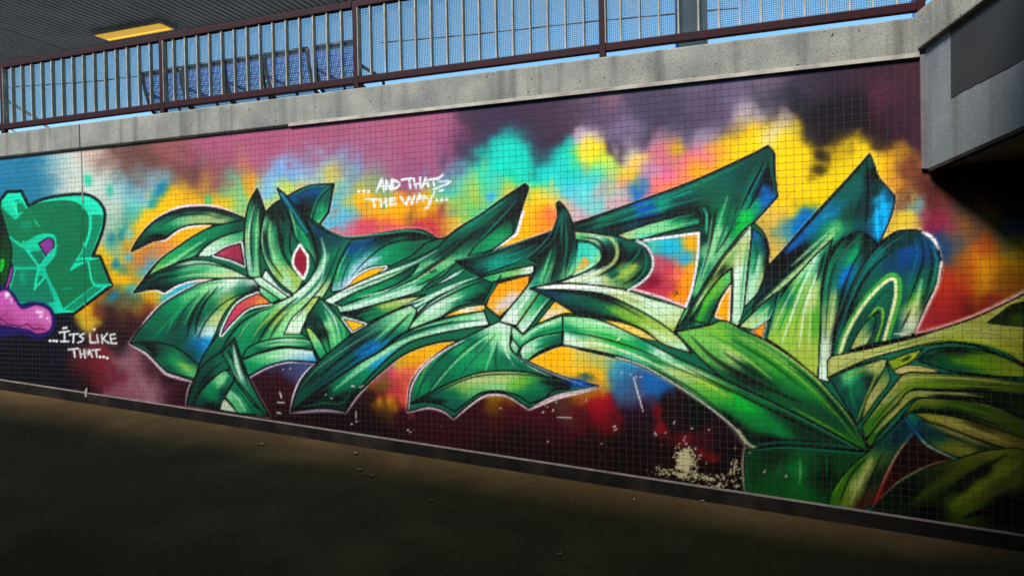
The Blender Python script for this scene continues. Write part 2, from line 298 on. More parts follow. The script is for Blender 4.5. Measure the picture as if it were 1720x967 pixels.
lines("""220,425 231,403 251,378 277,359 307,347 340,345 372,349 411,365|2.4|f0dcdc|2|1
262,404 278,403 300,387 325,380 352,379|2.2|f0ebe6|1.5|1
232,490 260,487 277,492 300,479 330,471 362,470|2.2|ebe6e1|1.5|1
221,573 250,533 275,509 310,487 345,472|2.6|d7cdd2|3|1
218,578 246,594 268,616 283,629 326,642|2.8|cdbec8|3|1
313,676 319,650 327,638|2.4|d2c8d2|2.5|1
416,636 450,616 480,608 510,608|2.6|c3bed2|3|1
418,636 434,668 450,696|2.2|beb4be|2.5|1
488,692 494,664 504,640 518,621 533,609|2.8|d7d2dc|2.5|1
492,693 540,689 580,693|3|a096a5|4|1
582,692 600,666 622,642|2.4|b4a0aa|2.5|1
684,692 687,655 700,626 720,605 750,584 780,569|2.6|f0d7d7|2|1
686,692 720,684 746,691 762,704|3|c3b4be|3.5|1
763,703 788,681 812,665 836,662 858,667 888,688|3.2|dccdd2|3.5|1
890,688 916,676 942,666 980,657 1008,649|3|ebd7d7|3|1""")
m, b = polymask(SP); put(m, b, col('m'))
m, b = linemask(np.vstack([SP, SP[:1]]), 1.8, 1, 0); put(m, b, col('k'), 1)
# ---- the green letters, back to front
# first leaves on the left
shape("221,422! 230,405 250,380 275,362 305,351 340,349 370,353 395,361 413,370! 412,384 388,376! 350,376 324,377 300,384 277,400! 256,404!",
      "226,418,D 245,395,d 262,385,g 285,378,g 300,358,D 340,354,D 380,360,D 300,372,L 325,368,v 350,366,v 372,370,v 285,388,m 262,398,k 400,368,d 275,368,d",
      "240,392 262,370 300,354 340,351 375,358 400,368|3.5|k|2|1\n265,382 300,364 340,360 375,368|1.2|k|1|1\n250,398 275,396|4|k|3|1")
shape("240,474! 270,436 300,414 330,394 360,380 388,374 411,368! 411,398 385,402 360,412 340,424 322,433! 300,440 270,456!",
      "248,464,l 275,440,G 300,424,G 330,405,g 370,388,g 400,378,d 290,446,L 320,428,l 345,415,m 390,398,d 268,450,U",
      "262,458 300,432 345,402|2.2|L|3|1\n330,428 350,410 380,396 411,388|2.5|k|2|1\n300,438 330,418 352,404|2|D|3|1|.6")
shape("331,431! 345,415 370,399 411,386! 409,405! 385,411 365,421 353,431!", "345,426,P 365,412,p 385,402,L 400,398,l 405,392,m", ol=1.5)
shape("360,428! 380,416 404,409! 410,445! 390,436!", "370,428,b44d64 400,425,a03c55 405,440,96324b", ol=1.6, border=4)
shape("226,490! 240,472 260,458 290,445 322,437 350,438 380,447 410,462 428,469! 400,470 380,469 360,467 330,468 300,476 276,489! 260,484!",
      "230,488,n 262,482,k 268,472,d 300,462,g 335,452,G 365,455,L 385,460,v 412,466,P 285,450,D 320,440,p 350,440,p 390,452,p",
      "232,482 262,461 300,449 345,443 388,452 424,468|1.4|k|1|0\n250,476 275,466 300,462|3|k|3|1|.7\n300,466 340,460 380,462|1.6|v|2|1\n300,455 340,449|1.5|L|2|1|.6")
shape("219,576! 230,558 250,535 270,514 290,500 320,484 344,474 374,468 410,467 436,471! 434,480 433,492! 415,495 395,505 375,530 362,560! 350,585 338,617! 315,596 290,581 255,573!",
      "235,565,d 258,535,m 290,512,g 320,494,l 350,480,L 385,473,P 425,473,P 295,550,d 325,535,d 345,520,m 332,580,B 345,575,28a0dc 352,558,d2e1dc 366,535,v 388,508,U 410,488,m 425,486,k 300,575,d 320,592,d 270,545,m",
      """352,488 330,515 318,545 314,566|3|k|3|1
366,482 345,508 332,535 328,560|3|k|3|1
335,494 310,520 295,552|2|D|3|1|.8
322,500 296,528 280,558|2.5|G|3|1|.8
345,490 322,520 310,545|1.6|l|2.5|1|.8
380,478 355,500 340,525|2|G|2.5|1|.8
250,540 285,506 340,480 380,472|1.6|m|2|1|.6
433,490 400,496 370,513 346,540 333,566|1.4|k|1|0
332,566 345,572 356,585|1|B|1|0
300,520 272,552 258,568|1.5|G|2|1|.6""")
shape("219,576! 255,573 290,581 315,597 338,617! 332,632 327,638! 300,629 282,624! 268,612 246,590!",
      "238,578,D 255,584,k 272,590,d 292,602,g 312,614,U 324,628,l 285,618,d 318,606,d 300,612,G",
      "225,577 250,590 268,608 284,622 326,635|1.6|m|1|0\n250,582 262,600|4|k|4|1|.8\n300,610 318,622|3|U|4|1|.7")
# upright pair and the dark swirl
shape("432,318! 420,338 414,360 411,390 411,420 415,452! 419,464 438,468! 436,440 436,410 439,380 446,358!",
      "430,326,k 420,360,G 414,400,v 416,440,P 424,400,m 431,385,l 440,366,k 433,345,D 430,450,L 424,430,m",
      "431,328 424,365 421,405 426,455|1.8|k|1.2|1\n427,345 418,390 419,450|1.6|p|2|1\n434,352 431,390 430,440|1.8|L|2|1\n440,362 437,390|2|k|1.5|1\n431,340 428,380|1|g|1|1")
shape("446,357! 441,375 438,400 441,425 452,452 470,475 496,496! 511,468! 500,452 492,435 487,415 489,390! 487,362 474,335! 458,345!",
      "455,362,k 470,350,D 448,378,l 446,400,k 455,400,L 464,395,g 472,400,k 481,390,d 460,432,L 450,420,m 476,432,G 492,462,U 482,472,p 484,410,m 470,455,U",
      """464,362 470,395 478,430 500,462|3.2|k|2.5|1
455,372 454,405 464,440 488,474|2|L|2.5|1
443,368 440,398 444,430 460,460|1.1|p|1|0
450,372 447,402 454,436 476,468|2|k|2|1
484,386 480,410 486,436 505,464|1.2|m|1|0
468,350 478,372|3|k|3|1
470,440 490,468|1.8|v|2|1""")
# hood and the ridge
shape("474,336! 485,328 500,320 525,311 560,310! 556,330 551,357! 536,377! 520,366 500,350 483,331!",
      "490,335,B 508,324,n 530,320,B 550,315,T 518,342,D 508,350,k 530,366,g 540,352,G 548,335,m 537,373,L 525,330,n",
      "558,312 540,329 530,348 525,368|1.6|k|1|0\n554,313 536,330 526,355|1.1|t|1|0\n508,364 522,349 518,366|2|k|1|0\n556,314 549,336 545,355|1.4|d|1|1\n490,330 520,314 550,312|1.3|t|1|1\n505,328 525,322|4|1464a0|4|1|.5")
shape("466,317! 473,335 484,360 490,380 495,399! 504,411! 520,424 528,440! 530,455 520,470 509,478! 524,466 534,440 531,412 523,390 511,365 498,347 482,330!",
      "472,326,C 480,338,n 488,360,D 500,380,m 508,395,g 514,410,G 522,425,L 528,445,T 500,355,D 527,415,D 516,385,k",
      "470,322 484,342 500,366 516,390|1.6|C|1|0\n486,350 495,378 498,398|1.3|L|1|1\n497,378 512,398 522,420|2.5|G|2|1\n500,352 518,380 528,410 531,440|2|k|1|1")
# stem and the long leg
shape("512,362! 530,378 560,394 592,402! 577,425 565,455 552,484! 540,503 522,522 510,546 506,560! 524,572 526,587! 500,583 470,583 440,591 406,603! 417,632! 436,670 452,698! 400,694 314,678! 318,656 326,638 340,600 360,570 378,548 400,532 430,520 455,512 480,502 500,488 516,474 528,455 534,430 530,405!",
      """540,393,n 562,403,n 540,412,d 536,425,m 545,435,L 552,420,d 532,462,p 508,486,P 482,502,p 560,440,m 553,462,m 543,482,v 528,500,p 500,515,L 450,520,l 420,532,G 398,552,g 440,555,m 465,535,U 480,545,L 380,572,m 360,602,d 340,640,d 450,577,l 480,572,l 512,576,g 400,592,g 430,580,g 420,600,g""",
      """540,400 546,430 536,460 505,490 470,508|2.6|P|3|1
530,392 538,420 532,450 512,474|2|D|2|1
560,402 556,435 540,468 510,500 478,522|3|m|3|1
575,405 560,440 545,475 515,510 490,535|1.6|D|2|1
462,514 430,526 405,542 385,566 366,600|2.4|k|2.5|1
500,500 475,520 452,545 432,576|3|k|3|1
488,520 465,548 452,570|2.5|D|3|1
452,526 438,548 424,574|2.4|d|3|1
430,530 410,552 396,580|2|d|3|1
470,515 440,545 425,568|1.8|U|2.5|1
520,500 490,520 470,545|1.8|U|2.5|1
440,524 415,545 400,570|1.5|L|2.5|1|.8
545,440 540,470 520,495 495,512|1.4|w|2|1|.7""")
shape("477,561! 490,535 512,514 526,500 538,498! 522,522 510,546 504,561!", "485,552,d7e1cd 505,530,p 522,508,U 500,556,P", "492,540 520,508|1.2|k|1|1|.5", ol=1.4)
shape("406,603! 415,585 440,573 480,567 520,571 526,587! 500,583 470,582 440,590!", "420,590,g 450,577,l 480,572,p 510,575,l 515,583,d 440,585,d", "425,592 460,576 515,575|1.4|d|1.5|1\n430,596 470,585 524,587|1.8|k|1|0\n440,582 480,576 510,577|1.5|L|2|1")
shape("406,603! 440,592 480,584 526,588! 529,597 534,608! 500,606 480,606 450,614 417,631!",
      "418,612,g 440,604,l 465,597,L 490,594,P 512,595,d2e6e1 530,604,50aadc 500,604,6eb4d2 440,618,g", "450,600 500,592|2|P|3|1|.7", ol=1.7)
lines("410,603 440,591 480,583 526,588|1.6|k|1|0")
# spike on the leg, feet
shape("326,638! 342,612 372,590! 386,612 392,622! 378,622 355,640 335,662 324,680! 314,678!", "330,650,d 350,618,d 372,602,m 340,640,D 378,615,m", "330,655 350,628 375,606|1.3|k|1|1\n328,665 350,640 385,618|2|k|2|1")
shape("324,680! 335,660 355,638 378,622 394,636! 384,655 372,688!", "335,675,d 350,655,g 372,638,L 360,665,g 350,684,k 385,640,m 376,660,D", "380,630 366,650|3|L|4|1|.8\n345,684 370,684|3|k|3|1")
shape("394,638! 405,652 425,678 453,699! 398,693! 390,680 378,666!", "395,655,m 410,672,G 430,690,m 400,680,l 385,662,L 440,696,m", "388,658 402,672 412,690|2|p|2|1\n400,655 420,682 432,694|1.6|d|1.5|1")
shape("369,688! 376,670 388,680 399,693!", "378,682,d2d7be 390,688,p", ol=1.2)
shape("394,567! 372,592! 384,612 396,634 408,650 425,672 440,690 453,699! 436,670 417,634 406,603!", "390,580,D 382,592,d 395,605,l 399,622,P 404,638,p 408,615,D 416,650,m 435,680,m",
      "392,580 398,610 406,640|2.2|P|2|1\n396,576 405,610 416,645|2|k|1.2|1\n378,594 392,620 410,648|1.2|g|1|0\n388,590 392,612 402,636|1.5|D|1|1\n384,588 392,606|2.5|k|2|1")
# knot between the leaves
shape("433,493! 445,500 455,509! 420,516 395,536 372,562! 378,545 395,515 415,500!", "385,545,b43c5a 400,525,be4660 420,508,c8645a 440,504,dc9640 378,555,a078c8", border=3.5, ol=1.3)
shape("424,467! 440,466 464,483 488,498! 468,504 450,490 434,478!", "432,472,P 450,480,p 468,494,L 455,492,l", "440,470 464,488 480,500|1.5|w|2|1", ol=1.6)
shape("435,480! 450,489 470,503! 456,509! 442,497 436,490!", "440,486,p 452,498,l 462,504,G", ol=1.6)
shape("440,466! 446,452! 470,482 492,497! 484,498!", "448,462,P 462,478,d7ebdc 480,494,w", ol=1.4)
shape("504,412! 495,428 494,446 510,467! 516,450 516,430!", "504,425,96283c 506,445,8c233a 509,460,96283c", border=3, ol=0)
line("504,412! 495,428 494,446 510,467! 516,450 516,430!", 1.2, 'w', 1, 0, 1, True)
# eye-shaped petal right of the stem
shape("592,402! 640,395 690,391 715,394 735,402! 715,409 690,430 655,447! 630,450 605,460 590,475 577,487! 560,490 556,488! 560,468 570,440 582,415!",
      "598,412,B 615,405,n 650,400,D 700,399,k 672,414,g 695,412,m 650,425,G 635,430,t 620,438,b4dcdc 603,452,bedceb 588,470,c8d7eb 568,465,g 578,435,m 590,425,B 660,435,g",
      """733,402 700,400 665,406 640,417 612,440 590,465|1.8|k|1.2|1
730,401 690,394 640,400 610,412|2.6|k|2.5|1
655,446 625,447 603,457|1.2|k|1|0
600,425 582,450 572,484|1.4|D|1|1
612,412 590,440 580,475|1.6|t|2|1
585,420 570,450 564,485|1.6|l|2|1
650,412 690,408 720,404|1.4|g|1.5|1
640,432 615,442|3|d2e6eb|3|1|.6
605,408 625,403|5|0a5f8c|5|1|.6""")
shape("584,481! 600,465 622,453 648,449! 628,463 605,474!", "610,465,ebb41e 630,457,y", border=3.2, ol=.6)
lines("545,384 580,398 640,393 690,387 728,397|1.4|3c9678|1|1\n552,395 580,405 620,403|1|T|1|1")
# long blade ending in the tall fin
shape("543,505! 575,487 620,466 680,442 730,418 750,400 772,383 808,360 844,334 882,310! 886,318 878,342 867,386 860,396! 828,420 790,434 768,440 745,462 720,476 705,490! 650,506 600,520 571,525! 566,515!",
      """880,316,k 852,338,d 820,363,m 792,374,t 800,393,D 772,402,d 840,358,D 865,350,k 762,424,m 750,440,L 730,442,L 712,430,d 700,455,L 722,463,G 660,462,L 640,470,p 645,487,g 612,492,g 582,490,P 560,502,P 682,490,P 640,503,p 600,518,P 690,475,g 745,425,D 620,475,p 700,440,m""",
      """690,476 730,448 768,414|2.2|v|2.5|1
668,478 715,452 760,420|2.4|m|2.5|1
700,466 745,434 800,388|3|k|3|1
728,436 770,404 820,366|3.5|D|3|1
560,498 620,470 690,444 735,420|1.6|P|1.5|1
575,492 625,472 690,448|1.2|k|1|1
770,402 810,374 850,344|3|m|3|1
878,322 852,358 820,394 784,430|2|k|1|1
870,334 842,366 800,410|1.3|t|1|1
690,484 730,466 760,444|1.8|k|1|1
745,466 765,446|2.5|e1ebf0|3|1
720,480 760,470|4|dce6eb|4|1|.7
812,362 850,336|1.4|28a082|1.5|1
580,486 660,456|1|w|1|1|.6""")
shape("857,362! 862,380 860,394! 828,418 787,430! 800,412 830,386!", "850,380,g 835,400,G 800,424,g 858,370,k", ol=1.2)
shape("562,509! 600,490 650,470 703,444! 690,462 660,480 620,496 574,514!", "580,508,m 610,494,g 650,480,g 690,456,d", "585,504 640,482|2|19a55f|3|1", ol=1.8)
lines("600,500 650,488 705,470|1.3|p|1.5|1\n575,520 640,500 700,480|1.6|P|1.5|1\n640,494 700,466 735,440|1.4|k|1|1")
lines("879,356 868,393|2.4|w|.9|0\n868,393 829,421|2.2|w|.9|2\n840,417 880,404 926,387|1.6|f0d2d2|.9|1")
shape("715,486! 740,473 768,455 785,449! 770,462 745,474!", "735,478,e6ebf0 760,464,d7e1e6 780,452,G", ol=1.1)
# leaf under it, yellow window, narrow crossing leaves
shape("573,526! 600,520 660,504 714,495! 680,513 650,527 620,541! 590,531!", "585,526,D 605,526,k 625,526,m 650,514,U 690,502,v 625,534,g", "600,530 640,520|2|g|3|1\n640,516 700,499|1.6|v|2|1", ol=1.9)
shape("577,535! 600,541 613,545! 593,556!", "590,542,ebb41e 600,546,y", border=3, ol=1)
shape("538,500! 553,512 566,530 580,548 590,560! 575,576 558,592 548,606! 536,606! 526,582 512,550! 516,530!",
      "530,540,D 545,530,m 550,545,L 560,570,l 540,560,k 532,575,G 540,595,g 575,560,G 582,555,m",
      "540,506 560,532 568,556 571,576|1.3|P|.9|1\n546,520 556,545 563,578|2.5|L|2.5|1\n535,530 548,560 555,590|2.5|k|2|1\n526,545 540,575 546,600|1.8|k|1|1\n520,548 535,582 540,602|2.2|U|2|1\n562,528 576,550 578,568|1.8|l|2|1")
shape("512,549! 523,553 540,575 549,594! 538,604! 526,582!", "518,555,U 530,572,L 540,592,g", ol=1.6)
shape("684,555! 700,530 722,508 752,490 790,472 833,463! 825,482 811,509! 790,510 765,517 740,533!", "690,546,p 712,522,P 735,508,P 700,535,l 760,500,L 785,488,g 815,475,d 808,500,D 740,520,p 775,508,m",
      "690,545 720,515 770,488 820,468|2|k|1.5|1\n705,538 740,512 780,496|2.2|P|2.5|1\n780,505 806,500 822,478|2|k|2|1\n800,480 815,490|4|0a6e46|4|1", ol=1.8)
lines("680,512 720,498 760,480 800,466|2|p|2|1\n672,520 700,512 735,494 780,476|1.6|w|1.5|1|.8\n640,545 690,518 730,498|1.8|P|2|1\n655,555 690,530 715,510|1.8|P|2.5|1")
# big dark fish leaf
shape("490,690! 496,664 506,640 520,622 535,608 555,590 585,566 620,545 655,526 690,512! 700,522 690,545 684,556! 660,570 640,588 600,611 540,651!",
      "505,660,d 520,640,D 545,620,d 575,600,d 600,575,D 622,583,0a78c8 608,592,0a6496 640,560,d 655,548,l 668,538,L 685,522,p 660,565,m 690,535,l 585,605,T 560,600,m",
      """505,650 530,622 570,592 620,560 660,535|1.2|6e9682|1|1
520,650 560,612 600,582 640,556|2.2|k|2.5|1
545,640 590,606 625,580|2.4|D|3|1
640,575 665,550 690,526|2.2|k|2.5|1
630,572 660,545 690,520|1.8|L|2|1
600,596 640,580 660,566|2|0a82c8|3|1
510,660 545,628|2|m|3|1|.7""", ol=1.8)
shape("491,689! 540,652 600,612 640,589 684,557 740,536 800,524 813,522! 822,546! 780,552 730,562 690,574 660,594 630,622 605,650 588,672 580,690! 540,684 505,687!",
      "515,680,k 545,660,D 570,648,g 595,632,m 620,606,l 655,582,l 635,610,1e96d2 655,597,5aaac8 690,560,m 705,566,L 740,556,P 780,546,P 805,543,P 750,540,g 790,530,l 812,528,p 585,668,D 560,675,k 610,630,g 720,545,d",
      """493,688 540,652 600,612 650,582 700,556 760,540|1.3|k|1|0
560,655 600,625 640,596 690,568 745,553|3|p|3|1|.8
575,640 620,604 660,580|2|L|2.5|1
690,563 740,546 815,536|2|d|2|1
505,684 540,677 574,677 590,655|1.6|m|1.2|1
520,676 550,655|4|k|4|1
640,612 665,594|4|1e9bd7|4|1|.8
690,555 740,541 800,530|1.4|L|1.5|1""", ol=1.9)
shape("740,534! 775,518 800,513 818,511! 812,521 800,523 770,528!", "760,526,ebb41e 785,518,w 800,516,e1dce1 810,517,y", ol=1)
# orange window in the middle
shape("836,475! 890,461! 886,484 866,508 839,533! 815,514! 822,497!", "850,480,ebaa1e 880,470,f0a514 835,492,eba01e 855,505,d2cdd2 842,515,dcd7dc 868,498,e6dce1 825,512,e1aa3c 840,528,d2a028 875,485,eba01e", ol=2.2)
shape("806,466! 850,455 897,445! 894,459 865,464 840,470 826,474!", "815,468,G 840,462,l 865,456,78b450 885,452,P 893,452,w", ol=1.6)
lines("842,461 825,490 812,510|2|m|1|1\n843,462 832,478|1.6|k|1|1")
# swept blade and spike
shape("765,438! 800,432 830,424 860,412 900,398 930,388! 902,422 870,440 836,452 808,463! 795,458 780,449!", "775,440,k 792,444,D 808,440,T 835,434,t 860,428,T 880,415,D 905,402,k 830,446,q 850,442,t 815,455,k",
      "790,437 850,420 912,400|2.2|k|2|1\n800,446 860,428 900,412|1.2|t|1|1\n812,456 850,446 880,432|1.2|28b4a0|1|1\n770,440 800,455|2|k|1|1\n830,428 880,412|1.6|0a6e5f|2|1", ol=1.9)
shape("935,342! 951,352 960,370 968,395 971,415! 973,440 960,463 930,475! 912,479 893,485! 906,491 890,516 868,547! 838,540! 860,512 880,488 895,465 902,442! 888,434! 905,420 925,396 937,364!",
      """938,348,k 944,362,T 930,402,k 946,400,D 956,402,D 966,415,D 912,425,k 930,430,d 945,428,k 962,432,t 915,460,L 906,450,D 935,455,D 955,455,L 900,475,t 885,492,P 880,512,l 852,530,P 860,540,w 922,450,l""",
      """944,362 942,400 934,440|1.4|t|1|1
950,374 952,410 948,440|1.3|t|1|1
941,392 937,430 926,470|3|k|2|1
956,395 956,425 948,465|2.4|k|2|1
932,410 922,445 912,474|2|d|2|1
926,420 916,450 908,476|1.8|l|2|1
965,410 960,440 950,466|1.6|T|2|1
905,425 930,400 942,362|1.2|T|1|0
893,490 872,518 850,540|2.2|w|2.5|1
900,495 885,520 868,542|1.6|U|2|1""", ol=1.9)
lines("768,437 800,432 860,412 905,396|1.6|0f5a50|1|1\n810,461 850,450 880,436 905,416 925,392 938,360|1.4|286e64|1|1")
# R bowl
shape("962,376! 1000,389 1040,397 1072,405 1088,418 1096,438 1091,458 1076,474 1056,487! 1010,480 960,477 918,480! 955,468 985,455 1004,440 1008,424 996,408 966,402!",
      "1060,410,T 1076,424,D 1085,440,d 1060,436,k 1042,430,k 1050,456,U 1062,448,U 1020,470,v 1030,462,d 1000,470,P 960,475,P 1076,464,D 1030,398,t 1000,396,p 975,392,l 1030,420,D 1015,430,k",
      """966,390 1000,391 1028,402 1037,424 1026,446 990,466 940,479|3|v|2|0
1040,402 1046,424 1034,446 1004,464|3.4|k|2|1
975,399 1002,402 1014,416 1012,436 985,458|2.6|k|2|1
1075,408 1072,426 1052,446 1024,462|1.3|t|1|1
1082,418 1086,440 1078,460 1060,480|1.4|t|1|1
1030,470 1050,460 1068,446|4|U|4|1|.8
1000,452 1022,440|3|k|2|1
960,474 990,464 1016,448|1.6|w|1.5|1
1046,478 1070,464 1084,446|2|k|1.5|1""", ol=1.8)
shape("972,407! 992,409 1006,420 1008,436 992,450 965,462! 968,440!", "980,415,46c8b4 995,425,50d2be 985,435,32beaa 975,445,7dc8a0 1000,432,a0cd96 968,455,L", "985,431 1000,434|1.5|78e1d2|1.5|1", ol=0)
shape("980,431! 991,438 984,450 962,462! 972,445!", "980,440,c8aa50 970,455,c3c88c", ol=0)
lines("972,407 992,409 1006,419 1010,430|1.4|0f6450|1|1\n962,462 985,451 1000,440|1.8|p|1|1")
shape("890,484! 920,478 960,476 1010,480 1056,488 1090,500 1130,511 1152,518! 1134,555! 1160,592! 1140,566 1100,536 1060,514 1010,493 950,487 893,486!",
      "905,483,P 940,482,w 1000,484,P 1060,500,v 1100,516,P 1130,530,v 1140,560,U 1080,506,p 1115,524,p",
      "960,481 1030,488 1090,510 1140,540|1.2|w|1.5|1|.8\n1000,487 1060,504 1120,536|1.4|A|1.5|1|.5\n1040,494 1090,512 1130,536|1|A|1.2|1|.5\n920,481 1000,482 1060,494|1.2|w|1.5|1", ol=1.8)
shape("893,485! 930,487 1010,493 1060,514 1100,536 1140,566 1162,593! 1115,578 1082,554 1050,541 1010,533 976,531! 940,509!",
      "930,492,n 955,500,T 985,515,T 990,527,k 1015,512,m 1040,522,U 1060,536,82b43c 1090,546,U 1120,566,v 1148,584,p 1015,500,k 975,520,D 1030,535,d",
      "900,487 940,510 976,530|2|n|1|0\n930,489 980,494 1030,508 1080,534|2|k|1.5|1\n985,528 1030,534 1070,548|2.6|k|2.5|1\n1020,516 1060,532|3|6eb43c|4|1|.8\n1080,545 1120,570 1150,588|2|p|2.5|1", ol=1.8)
shape("983,533! 1040,541 1075,553 1108,574! 1060,562 1015,545!", "1010,538,e1c35a 1050,548,e6cd64 1090,562,d7c878", ol=1)
# crossing arms
shape("867,548! 885,522 906,492! 928,501! 908,524 890,548 878,561!", "878,552,P 890,532,p 905,512,g 918,502,m 900,520,l", "880,556 900,528 920,502|1.4|P|1.5|1", ol=1.8)
shape("932,505! 968,528! 945,527 900,545!", "935,515,ebb41e 920,530,e6dce1 940,520,e6e1dc 955,526,y 910,540,ebc83c", ol=1.5)
shape("860,570! 868,573 872,582 869,597! 862,590 857,580!", "863,578,P 866,588,L 869,594,g", ol=1.6)
shape("873,590! 880,578 905,565 945,557! 944,578! 920,584 902,593 886,606! 876,602!", "880,590,P 895,580,p 890,597,l 915,572,g 935,565,m 935,576,d", "880,580 910,566 942,560|1.2|L|1.2|1\n900,585 930,572|2.5|m|3|1", ol=2)
shape("858,546! 868,553 878,562! 900,546 945,529! 945,557! 905,565 880,578 873,584! 860,568!", "868,560,p 878,570,L 900,556,l 930,540,L 905,560,g 870,575,g 940,552,g", "876,570 905,550 944,536|1.8|P|2|1\n880,575 910,558 944,550|1.6|m|1.5|1", ol=1.7)
# lower leaf
shape("686,690! 690,660 700,630 720,606 750,583 785,565 820,548 838,540! 860,547! 857,570 858,586 870,599 890,612 920,626 960,641 1004,648! 975,655 940,660 915,670 890,684! 875,676 856,664 836,659 812,662 788,678 762,700! 745,688 720,681!",
      "842,548,P 832,566,L 800,578,m 775,590,G 752,600,m 832,600,g 805,608,G 780,622,g 852,602,m 722,620,m 706,650,g 697,672,m 885,622,m 905,632,d 740,640,m 848,575,p 860,590,L 820,630,m",
      """838,550 800,578 760,612 725,655|2.2|L|2.5|1|.9
836,556 808,588 782,622|2.2|L|2.5|1|.9
842,556 826,592 815,624|2.2|L|2.5|1|.8
820,560 780,588 740,630 712,668|2.4|d|2.5|1
832,562 802,596 770,636|2.2|d|2.5|1
836,575 832,600 834,622|2.6|d|3|1
846,560 850,590 862,612|2|P|2|1
790,568 745,596 715,632 698,672|1.6|k|1|1
760,582 720,612 702,648|1|8cc850|1|1
780,570 740,596 708,640|2|t|2|1
868,600 900,620 950,640|1.6|p|1|1
850,602 880,616 910,628|2|m|2|1""", ol=1.6)
shape("690,677! 730,655 765,639 800,627 840,622 880,624 920,632 962,643! 955,652 930,655 915,668 890,677! 870,664 850,658 830,656 806,660 785,675 764,691! 740,679 715,674!",
      "705,673,k 735,666,T 760,660,m 782,652,U 802,640,v 840,636,v 872,645,82be3c 898,650,g 925,645,d 948,646,k 762,682,T 835,650,L 800,655,l 885,665,m",
      "694,675 740,648 790,628 840,622 890,625 945,639|2|m|1|0\n700,677 745,653 792,634 840,628 900,631 950,644|1.5|k|1|1\n720,672 750,674|4|k|4|1|.8\n910,640 950,648|4|k|4|1|.8\n700,675 740,680 763,692|2|T|1|1\n790,672 764,690|2|T|1|1\n889,676 915,664 950,652|1.8|T|1|1", ol=1.8)
shape("886,606! 920,622 960,637 1002,648! 960,641 920,628 880,608!", "900,616,k 940,631,00142d 975,642,0a4ba0 990,646,b", ol=1)
blob(972,643,22,7,14,'0a55aa',.9); blob(985,632,12,5,10,'005078',.7)
lines("1006,648 980,655 940,663 915,673 890,686|2.2|d7c3c8|2|1\n686,692 690,655 702,628 722,606 752,585 780,571|1.8|e1c8cd|1.6|1\n866,596 890,610 930,628 985,648|1.2|8ca0aa|1|1")
# long wing and the N stroke
shape("962,376! 1020,358 1076,337 1120,322 1170,302 1220,280 1264,259 1290,245! 1300,257 1301,280 1303,306 1306,330! 1290,348 1264,375! 1245,391 1225,419 1200,460 1176,500 1152,540 1133,556! 1152,515 1163,480 1173,430 1177,393! 1172,389 1120,398 1083,403! 1040,398 1000,392 964,388!",
      """980,378,D 1020,368,m 1055,357,T 1075,346,0a64b4 1088,354,0a5aaa 1112,344,t 1150,325,T 1150,345,D 1180,306,m 1220,300,T 1250,292,d 1284,262,d 1292,305,k 1270,322,D 1242,340,d 1215,350,m 1200,372,G 1208,392,L 1198,414,L 1190,370,k 1184,400,D 1232,378,d 1250,364,19be55 1266,344,0fa078 1286,334,b 1280,318,0a6eb4 1240,380,1ec850 1180,440,m 1190,432,L 1170,490,l 1152,532,l 1160,502,D 1030,385,D 1090,375,D 1130,360,D""",
      """970,381 1060,352 1160,314 1250,274|2|t|2|1|.8
985,386 1060,364 1120,348 1180,332|2.2|28a08c|2|1|.7
1000,388 1080,368 1150,352 1180,346|2.6|k|2.5|1
1010,378 1070,358|1.6|D|2|1
1284,272 1262,312 1240,352 1222,396 1204,424|3|k|2|1
1275,270 1252,316 1232,360|2|m|1.5|1
1278,276 1256,318 1236,362 1214,404|1.2|28a082|1|1
1291,280 1276,316 1254,356|3|k|2|1
1289,270 1268,312 1244,360 1222,392|1.2|28a082|1|1
1295,258 1297,290 1303,328|1.8|m|1.5|1
1288,268 1293,300 1300,324|1.4|k|1|1
1303,330 1280,352 1262,372|1.2|0a5078|1|1
1222,330 1206,380 1192,430 1176,476|2.6|L|3|1|.9
1232,330 1218,380 1200,430|2.4|d|3|1
1204,350 1194,400 1182,450|3|k|2.5|1
1196,366 1188,420 1170,480|1.4|p|2|1|.7
1260,350 1246,372|3|1ec85a|3|1|.7
1215,345 1206,375|3|G|3|1|.6
1228,412 1200,452 1170,502 1142,548|3|k|1.5|1
1176,440 1164,486 1146,530|1.4|k|1|1""", ol=1.9)
shape("1035,395! 1080,379 1130,365 1172,352! 1176,360 1176,377! 1120,390 1080,401 1055,403!", "1050,397,v 1085,386,L 1110,380,L 1140,370,G 1164,362,k 1170,374,t 1085,397,64d2be 1120,386,l", "1060,398 1110,386 1170,372|2|L|2|1|.7\n1130,372 1165,360|2.5|m|2|1", ol=1.9)
lines("1182,350 1187,362 1186,392|2|3caa8c|1|1\n1179,346 1190,350 1192,392|1.6|k|1|1\n1100,343 1170,318|1.5|1e9682|1.5|1\n964,376 1076,337 1170,302 1264,259 1290,246|2|k|.9|0")
shape("1085,405! 1120,399 1174,392! 1172,430 1163,480 1152,515! 1110,500 1064,485! 1085,470 1098,445 1094,420!",
      "1098,412,5abeb4 1130,415,28b4d2 1152,436,3cafd2 1162,408,f0b428 1108,440,be5a6e 1122,452,c85064 1098,475,82193c 1140,458,e67864 1152,470,f0a01e 1142,498,eb961e 1104,488,be465a 1118,415,28b9c8 1160,450,eba528 1125,480,be4b5a", ol=0)
lines("1082,404 1174,391! 1172,430 1163,482 1152,515|2|f0f0f0|1|0\n1070,404 1088,416 1097,438 1092,459 1076,475 1056,487|2|d7dcdc|1|0\n1062,485 1110,499 1150,514|2|f0c3cd|1.2|0\n1134,450 1140,452 1138,458|1|be7828")
